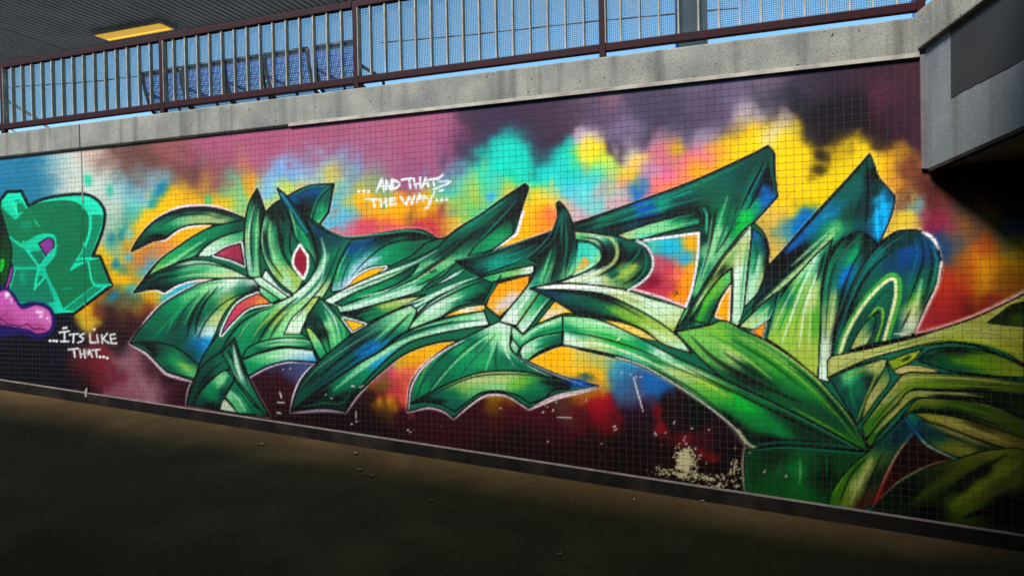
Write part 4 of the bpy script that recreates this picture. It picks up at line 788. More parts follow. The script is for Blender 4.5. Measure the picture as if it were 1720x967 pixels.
def material(name, c0, c1=None, scale=6, rough=.7, spec=.4, metal=0, bump=0, bscale=60, detail=6, speck=None, spk=(90, .72), stain=None, sscale=1.6, attr=None, stretch=(1, 1, 1), contrast=(.35, .68), grain=0, gscale=150, drip=None):
    m = bpy.data.materials.new(name); m.use_nodes = True; nt = m.node_tree; N = nt.nodes; L = nt.links; b = N["Principled BSDF"]
    b.inputs["Roughness"].default_value = rough; b.inputs["Specular IOR Level"].default_value = spec; b.inputs["Metallic"].default_value = metal
    tc = N.new("ShaderNodeTexCoord"); mp = N.new("ShaderNodeMapping"); mp.inputs["Scale"].default_value = stretch; L.new(tc.outputs["Object"], mp.inputs[0])
    def nz(sc, dt=detail):
        n = N.new("ShaderNodeTexNoise"); n.inputs["Scale"].default_value = sc; n.inputs["Detail"].default_value = dt; L.new(mp.outputs[0], n.inputs["Vector"]); return n.outputs["Fac"]
    def ramp(src, a, b_):
        r = N.new("ShaderNodeMapRange"); r.inputs[1].default_value = a; r.inputs[2].default_value = b_; L.new(src, r.inputs[0]); return r.outputs[0]
    def mix(fac, A, B, mode='MIX'):
        x = N.new("ShaderNodeMix"); x.data_type = 'RGBA'; x.blend_type = mode
        if hasattr(fac, 'links') or hasattr(fac, 'is_linked'): L.new(fac, x.inputs[0])
        else: x.inputs[0].default_value = fac
        for s, k in ((A, 6), (B, 7)):
            if isinstance(s, tuple): x.inputs[k].default_value = (*s, 1)
            else: L.new(s, x.inputs[k])
        return x.outputs[2]
    if attr:
        an = N.new("ShaderNodeAttribute"); an.attribute_name = attr; cc = an.outputs["Color"]
        cc = mix(ramp(nz(scale), *contrast), cc, mix(1.0, cc, c1 or (.9, .9, .9), 'MULTIPLY'))
    else:
        cc = mix(ramp(nz(scale), *contrast), tuple(c0), tuple(c1 or c0))
    if stain: cc = mix(ramp(nz(sscale, 8), .5, .75), cc, tuple(stain))
    if speck: cc = mix(ramp(nz(spk[0], 2), spk[1], spk[1]+.04), cc, tuple(speck))
    if drip:
        m2 = N.new("ShaderNodeMapping"); m2.inputs["Scale"].default_value = (9, 9, .55); L.new(tc.outputs["Object"], m2.inputs[0])
        n2 = N.new("ShaderNodeTexNoise"); n2.inputs["Scale"].default_value = 1.0; n2.inputs["Detail"].default_value = 5; L.new(m2.outputs[0], n2.inputs["Vector"])
        cc = mix(ramp(n2.outputs["Fac"], .52, .74), cc, tuple(drip))
    if grain:
        g_ = N.new("ShaderNodeMapRange"); g_.inputs[1].default_value = .3; g_.inputs[2].default_value = .7; g_.inputs[3].default_value = 1-grain; g_.inputs[4].default_value = 1+grain
        L.new(nz(gscale, 3), g_.inputs[0]); cb = N.new("ShaderNodeCombineXYZ")
        for k_ in range(3): L.new(g_.outputs[0], cb.inputs[k_])
        cc = mix(1.0, cc, cb.outputs[0], 'MULTIPLY')
    L.new(cc, b.inputs["Base Color"])
    if attr: L.new(an.outputs["Alpha"], b.inputs["Roughness"])
    L.new(ramp(nz(scale*3), -.6, 1.8), b.inputs["Roughness"]) if False else None
    if bump:
        bp = N.new("ShaderNodeBump"); bp.inputs["Strength"].default_value = bump; bp.inputs["Distance"].default_value = .01
        L.new(nz(bscale), bp.inputs["Height"]); L.new(bp.outputs[0], b.inputs["Normal"])
    return m

M_tile = material("sprayed_tile", None, (.9, .9, .9), scale=9, rough=.5, spec=.14, attr="mural", bump=.06, bscale=35)
M_grout = material("grout", None, (.8, .8, .8), scale=30, rough=.9, spec=.2, attr="mural")
M_conc = material("coping_concrete", (.26, .245, .195), (.175, .168, .14), scale=4, rough=.85, bump=.35, bscale=70, speck=(.03, .03, .028), spk=(38, .69), stain=(.125, .125, .115), sscale=2.6, drip=(.10, .095, .078), grain=.16, gscale=60)
M_wallcore = material("wall_concrete", (.25, .24, .22), (.2, .19, .18), scale=4, rough=.9)
M_strip = material("trim_strip", (.40, .36, .28), (.27, .23, .18), scale=7, rough=.6, stain=(.16, .12, .1), sscale=5)
M_mould = material("moulding_paint", (.12, .105, .11), (.08, .07, .075), scale=8, rough=.7, stain=(.08, .07, .07), sscale=4)
M_skirt = material("skirting_dark", (.009, .0075, .007), (.016, .014, .012), scale=7, rough=.9, spec=.1, bump=.3, stain=(.035, .028, .02), sscale=3)
M_skirttop = material("skirting_edge", (.20, .16, .14), (.12, .09, .08), scale=9, rough=.8)
M_floor = material("asphalt_ramp", (.078, .045, .014), (.056, .033, .011), scale=2.3, rough=.9, spec=.15, bump=.8, bscale=110, detail=10, speck=(.15, .125, .09), spk=(105, .675), stain=(.125, .074, .026), sscale=1.3, grain=.4, gscale=75)
M_rail = material("red_paint", (.030, .003, .0045), (.018, .003, .004), scale=14, rough=.62, spec=.14, bump=.15, bscale=90, stain=(.012, .007, .006), sscale=7)
M_bar = material("bar_paint", (.40, .33, .24), (.24, .20, .15), scale=10, rough=.6, stain=(.14, .1, .08), sscale=8)
M_mesh = material("screen_steel", (.06, .075, .09), (.04, .05, .06), scale=10, rough=.5, metal=.3)
M_seat = material("seat_steel", (.03, .028, .028), (.045, .04, .036), scale=12, rough=.4, metal=.4)
M_seatmesh = material("seat_mesh_steel", (.025, .085, .42), (.02, .065, .33), scale=12, rough=.4, metal=.1)
M_soffit = material("canopy_metal", (.26, .25, .24), (.19, .185, .18), scale=4, rough=.55, metal=.1, stretch=(.4, .4, .4))
M_canopyedge = material("canopy_fascia", (.16, .16, .16), (.11, .11, .11), scale=3, rough=.6)
M_col = material("column_paint", (.20, .20, .185), (.15, .15, .14), scale=4, rough=.7, stain=(.1, .1, .09), sscale=3)
M_blue = material("blue_paint", (.03, .14, .42), (.02, .1, .34), scale=6, rough=.5)
M_stair = material("stair_paint", (.15, .165, .17), (.12, .132, .135), scale=3, rough=.85, bump=.3, bscale=80, stain=(.105, .115, .115), sscale=1.2, drip=(.085, .09, .088), grain=.12, gscale=60)
M_patch = material("cover_paint", (.019, .02, .021), (.015, .016, .017), scale=3, rough=.8, bump=.2, bscale=80)
M_under = material("stair_soffit", (.22, .17, .10), (.16, .12, .075), scale=3, rough=.9, bump=.3)
M_deck = material("deck_concrete", (.16, .155, .14), (.12, .115, .105), scale=2, rough=.9, bump=.2)
M_plat = material("platform_paving", (.26, .25, .235), (.21, .2, .19), scale=3, rough=.9)
M_wire = material("cable", (.02, .02, .022), (.03, .03, .03), rough=.6)
M_leaf = material("dry_litter", (.20, .15, .09), (.13, .09, .05), scale=30, rough=.8)
M_paper = material("paper_scrap", (.36, .34, .3), (.26, .25, .22), scale=20, rough=.8)
M_lamp = bpy.data.materials.new("lamp_diffuser"); M_lamp.use_nodes = True
_b = M_lamp.node_tree.nodes["Principled BSDF"]; _b.inputs["Base Color"].default_value = (.8, .55, .08, 1); _b.inputs["Roughness"].default_value = .5
_b.inputs["Emission Color"].default_value = (1.0, .52, .03, 1); _b.inputs["Emission Strength"].default_value = .42

M_tube = M_lamp.copy(); M_tube.name = "lamp_tube"; M_tube.node_tree.nodes["Principled BSDF"].inputs["Emission Strength"].default_value = .8
M_lamp.node_tree.nodes["Principled BSDF"].inputs["Emission Strength"].default_value = .3
# ------------------------------------------------------------------ levels along the wall
Z_TOP, Z_COPE, SLOPE = 2.90, 3.155, -0.0761
def zfloor(X): return 0.430+SLOPE*(X+7.652)
def zskirt(X): return zfloor(X)+.106
X_L, X_R, X_ST = -8.5, 2.45, 1.06
TW, TH, GAP = .052, .05, .0034
def srgb2lin(c): return np.where(c <= .04045, c/12.92, ((c+.055)/1.055)**2.4)
_l = IMG.mean(-1, keepdims=True)
LIN = srgb2lin(np.clip(1.06*np.clip((_l+(IMG-_l)*1.12)-.012, 0, 1)**1.14, 0, 1))
shade_lift_x = np.interp(np.arange(CW), [0, 120, 1400, 1560, 1720], [1.1, 1.0, 1.0, 1.8, 3.2])  # light added to the paint under the stair, offsetting shade; slight at far left
shade_lift_y = np.interp(np.arange(CH), [0, 420, 540], [1., 1., .22])  # most of that added light fades out lower down the wall
LIN *= 1+(shade_lift_x[None, :, None]-1)*shade_lift_y[:, None, None]
LIN = np.clip(LIN*.84, .0018, .84)
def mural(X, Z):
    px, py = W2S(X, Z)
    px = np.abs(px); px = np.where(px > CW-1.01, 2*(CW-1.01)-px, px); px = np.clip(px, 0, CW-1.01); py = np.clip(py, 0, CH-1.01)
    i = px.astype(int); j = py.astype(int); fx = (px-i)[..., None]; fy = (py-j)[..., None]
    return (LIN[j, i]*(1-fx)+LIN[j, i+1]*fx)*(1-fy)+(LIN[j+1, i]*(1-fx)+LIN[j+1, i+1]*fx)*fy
def mesh_np(name, V, Q, C, mat, parent, kind=None, smooth=False):
    me = bpy.data.meshes.new(name); me.vertices.add(len(V)); me.vertices.foreach_set("co", V.astype(np.float32).ravel())
    me.loops.add(Q.size); me.loops.foreach_set("vertex_index", Q.astype(np.int32).ravel())
    me.polygons.add(len(Q)); me.polygons.foreach_set("loop_start", np.arange(0, Q.size, 4, dtype=np.int32))
    try: me.polygons.foreach_set("loop_total", np.full(len(Q), 4, np.int32))
    except Exception: pass
    me.update(calc_edges=True)
    a = me.attributes.new("mural", 'FLOAT_COLOR', 'POINT'); a.data.foreach_set("color", (C if C.shape[1] == 4 else np.concatenate([C, np.full((len(C), 1), .85)], 1)).astype(np.float32).ravel())
    me.materials.append(mat); o = bpy.data.objects.new(name, me); COLL.objects.link(o)
    if parent: o.parent = parent
    if kind: o["kind"] = kind
    return o

# ------------------------------------------------------------------ tiled wall
wall = tag(empty("tiled_wall", (0, 0, 0)), "long wall of small square tiles sprayed with green interlocking graffiti letters", "wall")
mb = MB(); n = 24
xs = np.linspace(-12, 5, n)
for i in range(n-1):
    a, b = xs[i], xs[i+1]
    mb.poly([(a,.004,zfloor(a)-.3),(b,.004,zfloor(b)-.3),(b,.004,Z_TOP),(a,.004,Z_TOP),(a,.42,zfloor(a)-.3),(b,.42,zfloor(b)-.3),(b,.42,Z_TOP),(a,.42,Z_TOP)], [(0,1,2,3),(5,4,7,6),(3,2,6,7),(0,4,5,1)])
mb.box(1.06, 5, .005, .41, Z_TOP-.1, Z_COPE+.01)
mb.build("wall_core", M_wallcore, wall)
# grout bed behind the tiles
gx_ = np.arange(X_L, X_R+.001, .026); gz_ = np.linspace(0, 1, 112)
GX = np.repeat(gx_[:, None], len(gz_), 1); zt = np.where(gx_ > X_ST+.05, 2.24, Z_TOP)
zb = zfloor(gx_); GZ = zb[:, None]+(zt-zb)[:, None]*gz_[None]
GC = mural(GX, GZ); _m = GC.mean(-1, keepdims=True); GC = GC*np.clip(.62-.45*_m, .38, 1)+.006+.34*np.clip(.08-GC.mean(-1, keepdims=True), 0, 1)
idx = np.arange(GX.size).reshape(GX.shape)
Q = np.stack([idx[:-1, :-1], idx[1:, :-1], idx[1:, 1:], idx[:-1, 1:]], -1).reshape(-1, 4)
V = np.stack([GX, np.zeros_like(GX), GZ], -1).reshape(-1, 3)
mesh_np("grout_bed", V, Q, GC.reshape(-1, 3), M_grout, wall)
# every tile: a fine grid face with chamfered rim, colour taken from the paint at its place
JX = S2W(138, 300)[0]
tiles = []
cols = int((X_R-X_L)/TW); trng = np.random.default_rng(3)
for ci in range(cols):
    x0 = X_L+ci*TW+GAP/2; x1 = X_L+(ci+1)*TW-GAP/2
    if abs((x0+x1)/2-JX) < .018: continue
    ztop = 2.19 if x0 > X_ST-.02 else Z_TOP
    for rj in range(70):
        z1 = Z_TOP-.032-(rj-1)*TH-GAP/2; z0 = z1-TH+GAP
        z1 = min(z1, ztop-.002)
        if z1-z0 < .006: continue
        if z1 < max(zskirt(x0), zskirt(x1))+.004: break
        tiles.append((x0, x1, z0, z1))
def grid_tile(t, n):
    x0, x1, z0, z1 = t; s = np.linspace(0, 1, n+1)
    X = np.repeat((x0+(x1-x0)*s)[:, None], n+1, 1); Z = np.repeat((z0+(z1-z0)*s)[None], n+1, 0)
    zc = zskirt(X)+.002; Z = np.maximum(Z, np.minimum(zc, z1-.001))
    ty, tz, d = trng.normal(0, .0015, 2).tolist()+[trng.normal(0, .00005)]
    Y = -.0009+d+(X-(x0+x1)/2)*ty+(Z-(z0+z1)/2)*tz
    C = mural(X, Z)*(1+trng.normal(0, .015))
    V = np.stack([X, Y, Z], -1).reshape(-1, 3); C = C.reshape(-1, 3)
    idx = np.arange((n+1)**2).reshape(n+1, n+1)
    Q = np.stack([idx[:-1, :-1], idx[1:, :-1], idx[1:, 1:], idx[:-1, 1:]], -1).reshape(-1, 4)
    cor = [idx[0, 0], idx[n, 0], idx[n, n], idx[0, n]]; e = .0002
    off = [(-e, -e), (e, -e), (e, e), (-e, e)]
    B = np.array([[V[k][0]+o[0], .0005, V[k][2]+o[1]] for k, o in zip(cor, off)]); m = len(V)
    S = np.array([[cor[(k+1) % 4], cor[k], m+k, m+(k+1) % 4] for k in range(4)])
    C = np.vstack([C, C[cor]*.7]); return np.vstack([V, B]), np.vstack([Q, S]), np.concatenate([C, np.full((len(C), 1), trng.uniform(.50, .58))], 1)
cen = np.array([((t[0]+t[1])/2, (t[2]+t[3])/2) for t in tiles])
spx, spy = W2S(cen[:, 0], cen[:, 1])
vis = (spx > 6) & (spx < 1714) & (spy > 0) & (spy < 960)
size = np.where(vis, 1/np.hypot(np.hypot(cen[:, 0]-CAM[0], CAM[1]), cen[:, 1]-CAM[2]), 0)*np.array([min(1, (t[3]-t[2])/.045) for t in tiles])
big = set(np.argsort(-spx*vis*(size > .16))[:300].tolist())
AV, AQ, AC, nb = [], [], [], 0
for k, t in enumerate(tiles):
    n = 6 if t[0] > -4.2 else (5 if t[0] > -7 else 4)
    V, Q, C = grid_tile(t, n)
    if k in big:
        c = V[:(n+1)**2].mean(0); o = mesh_np("tile", V-c, Q, C, M_tile, wall); o.location = c
    else:
        AV.append(V); AQ.append(Q+nb); AC.append(C); nb += len(V)
mesh_np("tile_field", np.vstack(AV), np.vstack(AQ), np.vstack(AC), M_tile, wall, "stuff")
# movement joint: a sealant strip up the wall
jz = np.linspace(zskirt(JX), Z_TOP-.003, 60); V = []; C = []
for z in jz:
    c = mural(np.array([JX+.02]), np.array([z]))[0]; g = np.array([.22, .19, .17])
    c = c*.75 if z < S2W(140, 335)[2] else g
    for x, y in ((JX-.011, .001), (JX-.009, -.0030), (JX+.009, -.0030), (JX+.011, .001)): V.append((x, y, z)); C.append(c)
Q = [[i*4+k, i*4+k+1, i*4+k+5, i*4+k+4] for i in range(59) for k in range(3)]
mesh_np("movement_joint", np.array(V), np.array(Q), np.array(C), M_grout, wall)
zj = zskirt(JX)
MB().poly([(JX-.012,-.022,zj-.045),(JX+.008,-.022,zj-.04),(JX+.014,-.019,zj+.01),(JX+.006,-.012,zj+.055),(JX-.006,-.010,zj+.05),(JX-.022,-.024,zj+.004),(JX,-.002,zj)], [(0,1,2),(0,2,5),(5,2,3),(5,3,4),(2,6,3),(5,4,6),(0,5,6),(0,6,1),(1,6,2)]).build("sealant_lump", M_paper, wall)
# coping beam in two lengths, trim strip, corner moulding
for a, b in ((-12, JX-.004), (JX+.004, 1.053)):
    MB().box(a, b, -.018, .42, Z_TOP+.006, Z_COPE).build("coping", M_conc, wall, bevel=.012)
x_s = S2W(487, 212)[0]
MB().box(x_s, 1.05, -.0245, .0, Z_TOP-.008, Z_TOP+.020).build("trim_strip", M_strip, wall, bevel=.002)
MB().box(-12, x_s-.004, -.012, .0, Z_TOP-.010, Z_TOP+.0055).build("trim_strip", M_skirt, wall)
MB().box(1.052, 1.088, -.03, .0, 2.165, Z_TOP+.005).build("corner_moulding", M_mould, wall, bevel=.006)
# skirting with a worn pale edge
for a, b in ((-12, JX-.006), (JX+.006, -2.2), (-2.196, 5)):
    y = -.02
    MB().poly([(a,y,zfloor(a)-.05),(b,y,zfloor(b)-.05),(b,y,zskirt(b)-.008),(a,y,zskirt(a)-.008),(a,.0,zfloor(a)-.05),(b,.0,zfloor(b)-.05),(b,.0,zskirt(b)-.008),(a,.0,zskirt(a)-.008)],
              [(0,1,2,3),(3,2,6,7),(0,3,7,4),(1,5,6,2),(4,5,1,0)]).build("skirting", M_skirt, wall)
    MB().poly([(a,y+.003,zskirt(a)-.008),(b,y+.003,zskirt(b)-.008),(b,y+.006,zskirt(b)+.001),(a,y+.006,zskirt(a)+.001),(a,.0,zskirt(a)+.003),(b,.0,zskirt(b)+.003)],
              [(0,1,2,3),(3,2,5,4)]).build("skirting_cap", M_skirttop, wall)

# ------------------------------------------------------------------ ground, platform, deck over the viewer
mb = MB(); gxs = [-40, -12, -6, 0, 6, 14, 40]
mb.poly([(x, y, zfloor(x)) for x in gxs for y in (-30, .05)], [(2*i, 2*i+2, 2*i+3, 2*i+1) for i in range(len(gxs)-1)])
fl = mb.build("ramp_floor", M_floor); fl["kind"] = "structure"
pl = MB().box(-40, 30, .421, 9, 2.6, 2.95).build("platform", M_plat); pl["kind"] = "structure"
mb = MB().box(-40, 30, 9.0, 9.2, -3, 2.94); gr = mb.build("platform_face", M_wallcore); gr["kind"] = "structure"
gd = MB().poly([(-900, 9.2, -3), (900, 9.2, -3), (900, 1500, -3), (-900, 1500, -3)], [(0, 1, 2, 3)]).build("ground", M_plat); gd["kind"] = "structure"
_e = [(-40, -16), (30, -16), (30, -1.0), (2.4, -1.0), (.9, -1.6), (-.6, DECK_Y), (-40, DECK_Y)]  # unseen deck; slanted right edge shaped to shade the wall's lower right
dk = MB().prism([(x, y, 0) for x, y in _e], (0, 0, 3.35), (0, 0, 3.75)).build("overhead_deck", M_deck); dk["kind"] = "structure"
bw = MB().box(-40, 30, -16.4, -16.0, -3, 3.75).build("abutment", M_deck); bw["kind"] = "structure"

# ------------------------------------------------------------------ railing on the coping
rail = tag(empty("railing", (0, .06, Z_COPE)), "dark red steel railing with upright flat bars and mesh screens on the coping", "railing")
rail_posts = [-9.70, -7.555, -5.347, -3.192, -1.044, 1.075]
z_b0, z_b1, z_h0, z_h1 = 3.212, 3.272, 3.862, 3.922
def rb(x0, x1, y0, y1, z0, z1): return MB().box(x0, x1, y0-.06, y1-.06, z0-Z_COPE, z1-Z_COPE)
for x in rail_posts:
    p = rb(x-.024, x+.024, .035, .085, Z_COPE-.04, z_h1-.002).build("post", M_rail, rail, bevel=.004)
    rb(x+.0245, x+.030, .030, .09, z_b1, z_h0).build("post_plate", M_bar, rail)
    rb(x-.05, x+.05, .02, .10, Z_COPE-.002, Z_COPE+.01).build("base_plate", M_rail, p)
BAR = None
for a, b in zip(rail_posts[:-1], rail_posts[1:]):
    rb(a+.024, b-.024, .03, .09, z_h0, z_h1).build("handrail", M_rail, rail, bevel=.006)
    rb(a+.024, b-.024, .035, .085, z_b0, z_b1).build("bottom_rail", M_rail, rail, bevel=.005)
    for k in range(1, 15):
        x = a+(b-a)*k/15
        if BAR is None:
            BAR = MB().box(-.005, .005, -.02, .02, z_b1-Z_COPE-.001, z_h0-Z_COPE+.001).build("bar", M_bar, rail); o = BAR
        else:
            o = BAR.copy(); COLL.objects.link(o); o.parent = rail
        o.location = (x, 0, 0)
    mbm = MB(); pit = .0150; wdt = .0027; y = .022
    for x in np.arange(a+.032, b-.03, pit): mbm.box(x, x+wdt, y, y+.0025, z_b1-Z_COPE, z_h0-Z_COPE)
    for z in np.arange(z_b1-Z_COPE+.006, z_h0-Z_COPE, pit): mbm.box(a+.03, b-.026, y+.0026, y+.005, z, z+wdt)
    mbm.build("mesh_screen", M_mesh, rail, kind="stuff")

# ------------------------------------------------------------------ bench of wire seats behind the railing
YB = .62
bench = tag(empty("platform_bench", (S2W(415, 100, YB)[0], YB, 2.95)), "row of dark steel wire seats on the platform behind the railing", "bench")
bx0 = bench.location.x
edges = [(240, 302, 124, 117), (306, 374, 113, 102), (377, 438, 107, 98), (445, 517, 93, 84), (528, 596, 80, 72)]
ztop = float(np.mean([S2W(e[0], e[2], YB)[2] for e in edges]))-2.95
for ea, eb, _, _ in edges:
    xa = S2W(ea, 110, YB)[0]-bx0; xb = S2W(eb, 95, YB)[0]-bx0; xm = (xa+xb)/2
    prof = [(.0, ztop), (.012, ztop-.12), (.05, ztop-.26), (.10, ztop-.36), (.16, ztop-.40), (.30, ztop-.405), (.46, ztop-.385), (.50, ztop-.40)]
    P = cr(np.array(prof), 4)
    shell = MB()
    for x in (xa, xb): shell.tube([(x, p[0], p[1]) for p in P], .019, 6)
    shell.tube([(xa, 0, ztop), (xb, 0, ztop)], .024, 6).tube([(xa, .5, ztop-.40), (xb, .5, ztop-.40)], .014, 6)
    so = shell.build("seat_frame", M_seat, bench, smooth=True)
    w = MB()
    for x in np.arange(xa+.02, xb-.01, .022):
        for i in range(len(P)-1):
            p, q = P[i], P[i+1]; w.poly([(x, p[0], p[1]), (x+.009, p[0], p[1]), (x+.009, q[0], q[1]), (x, q[0], q[1])], [(0, 1, 2, 3)])
    L_ = np.concatenate([[0], np.cumsum(np.hypot(*np.diff(P, axis=0).T))])
    for s_ in np.arange(.03, L_[-1]-.02, .022):
        yy, zz = np.interp(s_, L_, P[:, 0]), np.interp(s_, L_, P[:, 1]); y2, z2 = np.interp(s_+.009, L_, P[:, 0]), np.interp(s_+.009, L_, P[:, 1])
        w.poly([(xa, yy+.002, zz+.001), (xb, yy+.002, zz+.001), (xb, y2+.002, z2+.001), (xa, y2+.002, z2+.001)], [(0, 1, 2, 3)])
    w.build("seat_mesh", M_seatmesh, so, kind="stuff")
    MB().tube(cr(np.array([(xa+.005, .04, ztop-.20), (xa+.03, .16, ztop-.22), (xa+.05, .34, ztop-.24), (xa+.055, .44, ztop-.28), (xa+.05, .42, ztop-.40)]), 4).tolist(), .017, 6).build("armrest", M_seat, bench, smooth=True)
xl = S2W(240, 110, YB)[0]-bx0; xr = S2W(596, 90, YB)[0]-bx0
MB().tube(cr(np.array([(xr+.005, .04, ztop-.20), (xr+.03, .16, ztop-.22), (xr+.05, .34, ztop-.24), (xr+.055, .44, ztop-.28), (xr+.05, .42, ztop-.40)]), 4).tolist(), .017, 6).build("armrest", M_seat, bench, smooth=True)
MB().box(xl, xr, .20, .26, ztop-.47, ztop-.42).build("beam", M_seat, bench)
for x in (xl+.3, (xl+xr)/2, xr-.3):
    MB().box(x-.03, x+.03, .20, .26, .01, ztop-.47).box(x-.05, x+.05, .05, .45, .0, .012).build("leg", M_seat, bench)

# ------------------------------------------------------------------ platform canopy with ribbed soffit, lamp, column
ZC = 5.70
can = tag(empty("platform_canopy", (-4, 2.0, ZC)), "grey ribbed metal canopy roof over the upper platform", "canopy")
mb = MB(); pitch = .115; x = -26.0; y0, y1 = -1.75, 1.87
prof = []
while x < 10:
    prof += [(x, 0), (x+.078, 0), (x+.082, .055), (x+.111, .055)]; x += pitch
pv = [(p[0]+4, y0, p[1]) for p in prof]+[(p[0]+4, y1, p[1]) for p in prof]; k = len(prof)
mb.poly(pv, [(i, i+1, k+i+1, k+i) for i in range(k-1)]); mb.build("ribbed_soffit", M_soffit, can, kind="stuff")
MB().box(-22, 14, y0-.02, y1+.02, .057, .24).build("roof_deck", M_canopyedge, can)
MB().box(-22, 14, y1+.02, y1+.10, -.06, .26).build("fascia", M_canopyedge, can, bevel=.01)
MB().box(-22, 14, y0-.10, y0-.02, -.06, .26).build("fascia", M_canopyedge, can, bevel=.01)
for sx_ in np.arange(-21.2, 13, 2.76): MB().box(sx_-.03, sx_+.03, y0, y1, -.006, .02).build("seam_strip", M_canopyedge, can)
lamp = tag(empty("ceiling_lamp", (-9.45, 3.46, ZC)), "yellow lit box lamp under the ribbed canopy", "lamp")
MB().box(-.74, .74, -.17, .17, -.05, .005).build("housing", M_canopyedge, lamp, bevel=.008)
MB().box(-.69, .69, -.135, .135, -.066, -.051).build("diffuser", M_lamp, lamp, bevel=.006)
MB().box(-.66, .66, .05, .085, -.069, -.0655).build("lamp_tube", M_tube, lamp)
def column(x0, x1, y, label):
    c = tag(empty("platform_column", ((x0+x1)/2, y, 2.95)), label, "column")
    w = (x1-x0)/2
    MB().box(-w, w, -.12, .12, 0, ZC-2.95-.02).build("shaft", M_col, c, bevel=.015)
    MB().box(-w-.05, w+.05, -.17, .17, 0, .04).build("base_plate", M_col, c, bevel=.005)
    MB().box(-w-.045, -w-.002, -.03, .03, 0, ZC-2.95-.03).build("downpipe", M_blue, c, bevel=.01)
xa = S2W(1142, 60, 2.2)[0]; xb = S2W(1188, 60, 2.2)[0]
column(xa, xb, 2.2, "grey column with a blue pipe standing behind the mesh railing")
bp = tag(empty("blue_post", (S2W(1541, 18, .9)[0], .9, 2.95)), "small blue post behind the end of the railing", "post")
MB().box(-.03, .03, -.03, .03, 0, .62).build("shaft", M_blue, bp, bevel=.006); MB().box(-.04, .04, -.04, .04, .62, .64).build("cap", M_blue, bp, bevel=.006)

# ------------------------------------------------------------------ stair flank coming off the wall
SH = np.array([.3405, -.9402]); SN = np.array([.9402, .3405])      # along the flank, into the stair
st = tag(empty("stair_flank", (X_ST, 0, 2.17)), "grey painted concrete stair flank with a darker repainted patch", "stair")
def sp(s, z, o=0.0):
    p = SH*s+SN*o; return (p[0], p[1], z-2.17)
LEN = 2.6; g = .1135
def flank(s0, s1, zf0, zf1, o0, o1, name, mat, bev=0):
    pts = [sp(s0, zf0(s0), o0), sp(s1, zf0(s1), o0), sp(s1, zf1(s1), o0), sp(s0, zf1(s0), o0), sp(s0, zf0(s0), o1), sp(s1, zf0(s1), o1), sp(s1, zf1(s1), o1), sp(s0, zf1(s0), o1)]
    return MB().poly(pts, [(0,1,2,3),(5,4,7,6),(3,2,6,7),(0,4,5,1),(0,3,7,4),(1,5,6,2)]).build(name, mat, st, bevel=bev)
lo = lambda s: 2.160+g*s; mid = lambda s: 2.940+g*s; hi = lambda s: 3.185+g*s
flank(.03, LEN, lo, lambda s: mid(s)-.002, .012, .16, "side_wall", M_stair)
flank(-.02, LEN, mid, hi, -.028, .20, "parapet_beam", M_conc, .01)
flank(.05, LEN, lambda s: lo(s)+.012, lambda s: lo(s)+.10, .165, 2.2, "soffit_slab", M_under)
flank(.05, LEN, lambda s: lo(s)-.022, lambda s: lo(s)-.002, .012, .06, "drip_edge", M_skirt)
low = [(.283, 2.555), (.34, 2.562), (.398, 2.571), (.46, 2.570), (.51, 2.580), (.546, 2.576), (.62, 2.584), (.688, 2.588), (.76, 2.592), (.82, 2.60), (.9, 2.61), (1.2, 2.64), (1.6, 2.66)]
pa = [sp(s, z, .0085) for s, z in low]+[sp(1.6, mid(1.6)-.004, .0085), sp(.286, mid(.286)-.004, .0085)]
pb = [sp(s, z, .0125) for s, z in low]+[sp(1.6, mid(1.6)-.004, .0125), sp(.286, mid(.286)-.004, .0125)]
n = len(pa); MB().poly(pa+pb, [tuple(range(n))]+[(i, n+i, n+(i+1) % n, (i+1) % n) for i in range(n)]).build("paint_patch", M_patch, st)

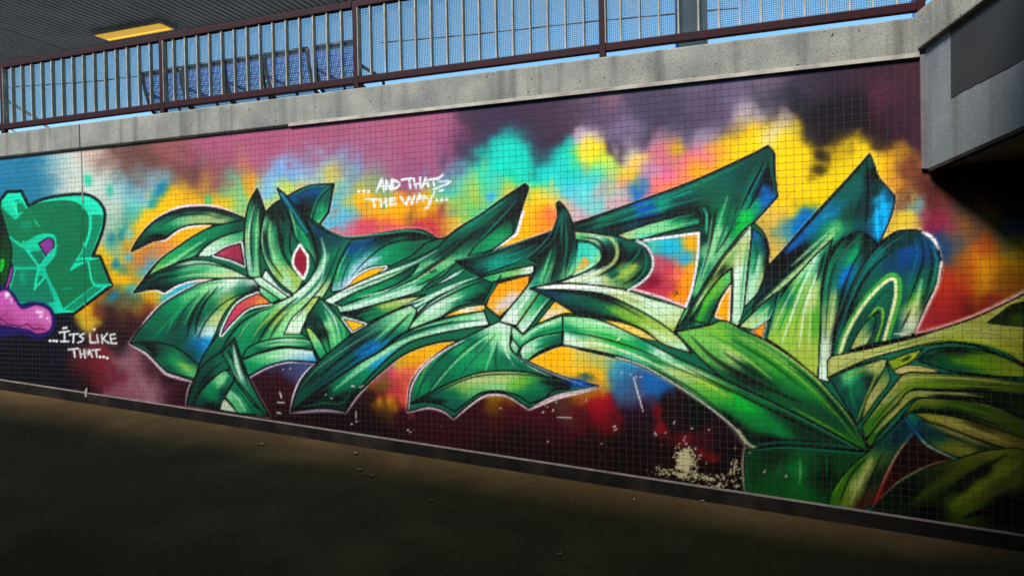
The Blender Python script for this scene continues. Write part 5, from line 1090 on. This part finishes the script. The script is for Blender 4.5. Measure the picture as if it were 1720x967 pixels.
# ------------------------------------------------------------------ overhead cables, litter on the floor
def cable(pts, r, label):
    P = [Vector(p) for p in pts]; c = P[0]
    o = MB().tube([p-c for p in P], r, 6).build("overhead_cable", M_wire); o.location = c; tag(o, label, "cable", "cables beyond the platform"); return o
def far(px, py, y): return tuple(S2W(px, py, y))
cable([far(-20, 150, 14), far(60, 198, 14), far(92, 224, 14)], .05, "thick black cable slanting behind the railing's mesh screens")
cable([far(-20, 196, 16), far(30, 224, 16)], .03, "short thin cable slanting low behind the bottom rail")
cable([far(-60, 152, 22), far(160, 137, 22), far(300, 120, 22)], .028, "thin cable strung level behind the first bay's mesh")
cable([far(640, 72, 22), far(800, 58, 22), far(1000, 36, 22), far(1240, 14, 22)], .028, "thin cable strung level behind the middle bays' mesh")
lr = random.Random(5)
def litter(px, py, w, l, mat, name, label, cat, group):
    v = fw+RT*(px-PW/2)/FPX+UP*(PH/2-py)/FPX          # the point of the ramp the scrap lies on
    k = (zfloor(0)-CAM[2])/(v[2]-SLOPE*v[0]); p = CAM+v*k
    a = lr.uniform(0, math.pi); ca, sa = math.cos(a), math.sin(a); pts, fc = [], []
    for i in range(5):
        t = i/4; ww = w*(.25+.75*math.sin(math.pi*(.12+.76*t)))
        for s in (-1, 0, 1):
            u_, v_ = (t-.5)*l, s*ww/2+lr.uniform(-.1, .1)*w
            pts.append((u_*ca-v_*sa, u_*sa+v_*ca, .004+.010*abs(t-.5)+(.004 if s else 0)+lr.uniform(0, .002)+SLOPE*(u_*ca-v_*sa)))
    top = len(pts); pts += [(a_, b_, c_-.0025) for a_, b_, c_ in pts]
    for i in range(4):
        for j in range(2):
            q = (i*3+j, (i+1)*3+j, (i+1)*3+j+1, i*3+j+1); fc.append(q); fc.append(tuple(top+k_ for k_ in q[::-1]))
    o = MB().poly(pts, fc).build(name, mat); o.location = p; tag(o, label, cat, group)
for px, py in ((597, 762), (603, 790), (612, 797), (625, 800), (725, 842), (440, 747), (1000, 810)):
    litter(px, py, lr.uniform(.02, .035), lr.uniform(.03, .06), M_leaf, "fallen_leaf", "small dry tan leaf lying on the dark ramp floor", "leaf", "dry leaves scattered on the ramp")
for px, py in ((1180, 842), (230, 687), (940, 932), (1065, 840)):
    litter(px, py, lr.uniform(.012, .02), lr.uniform(.03, .045), M_paper, "paper_scrap", "small pale paper scrap lying on the dark ramp floor", "litter", "paper scraps on the ramp")
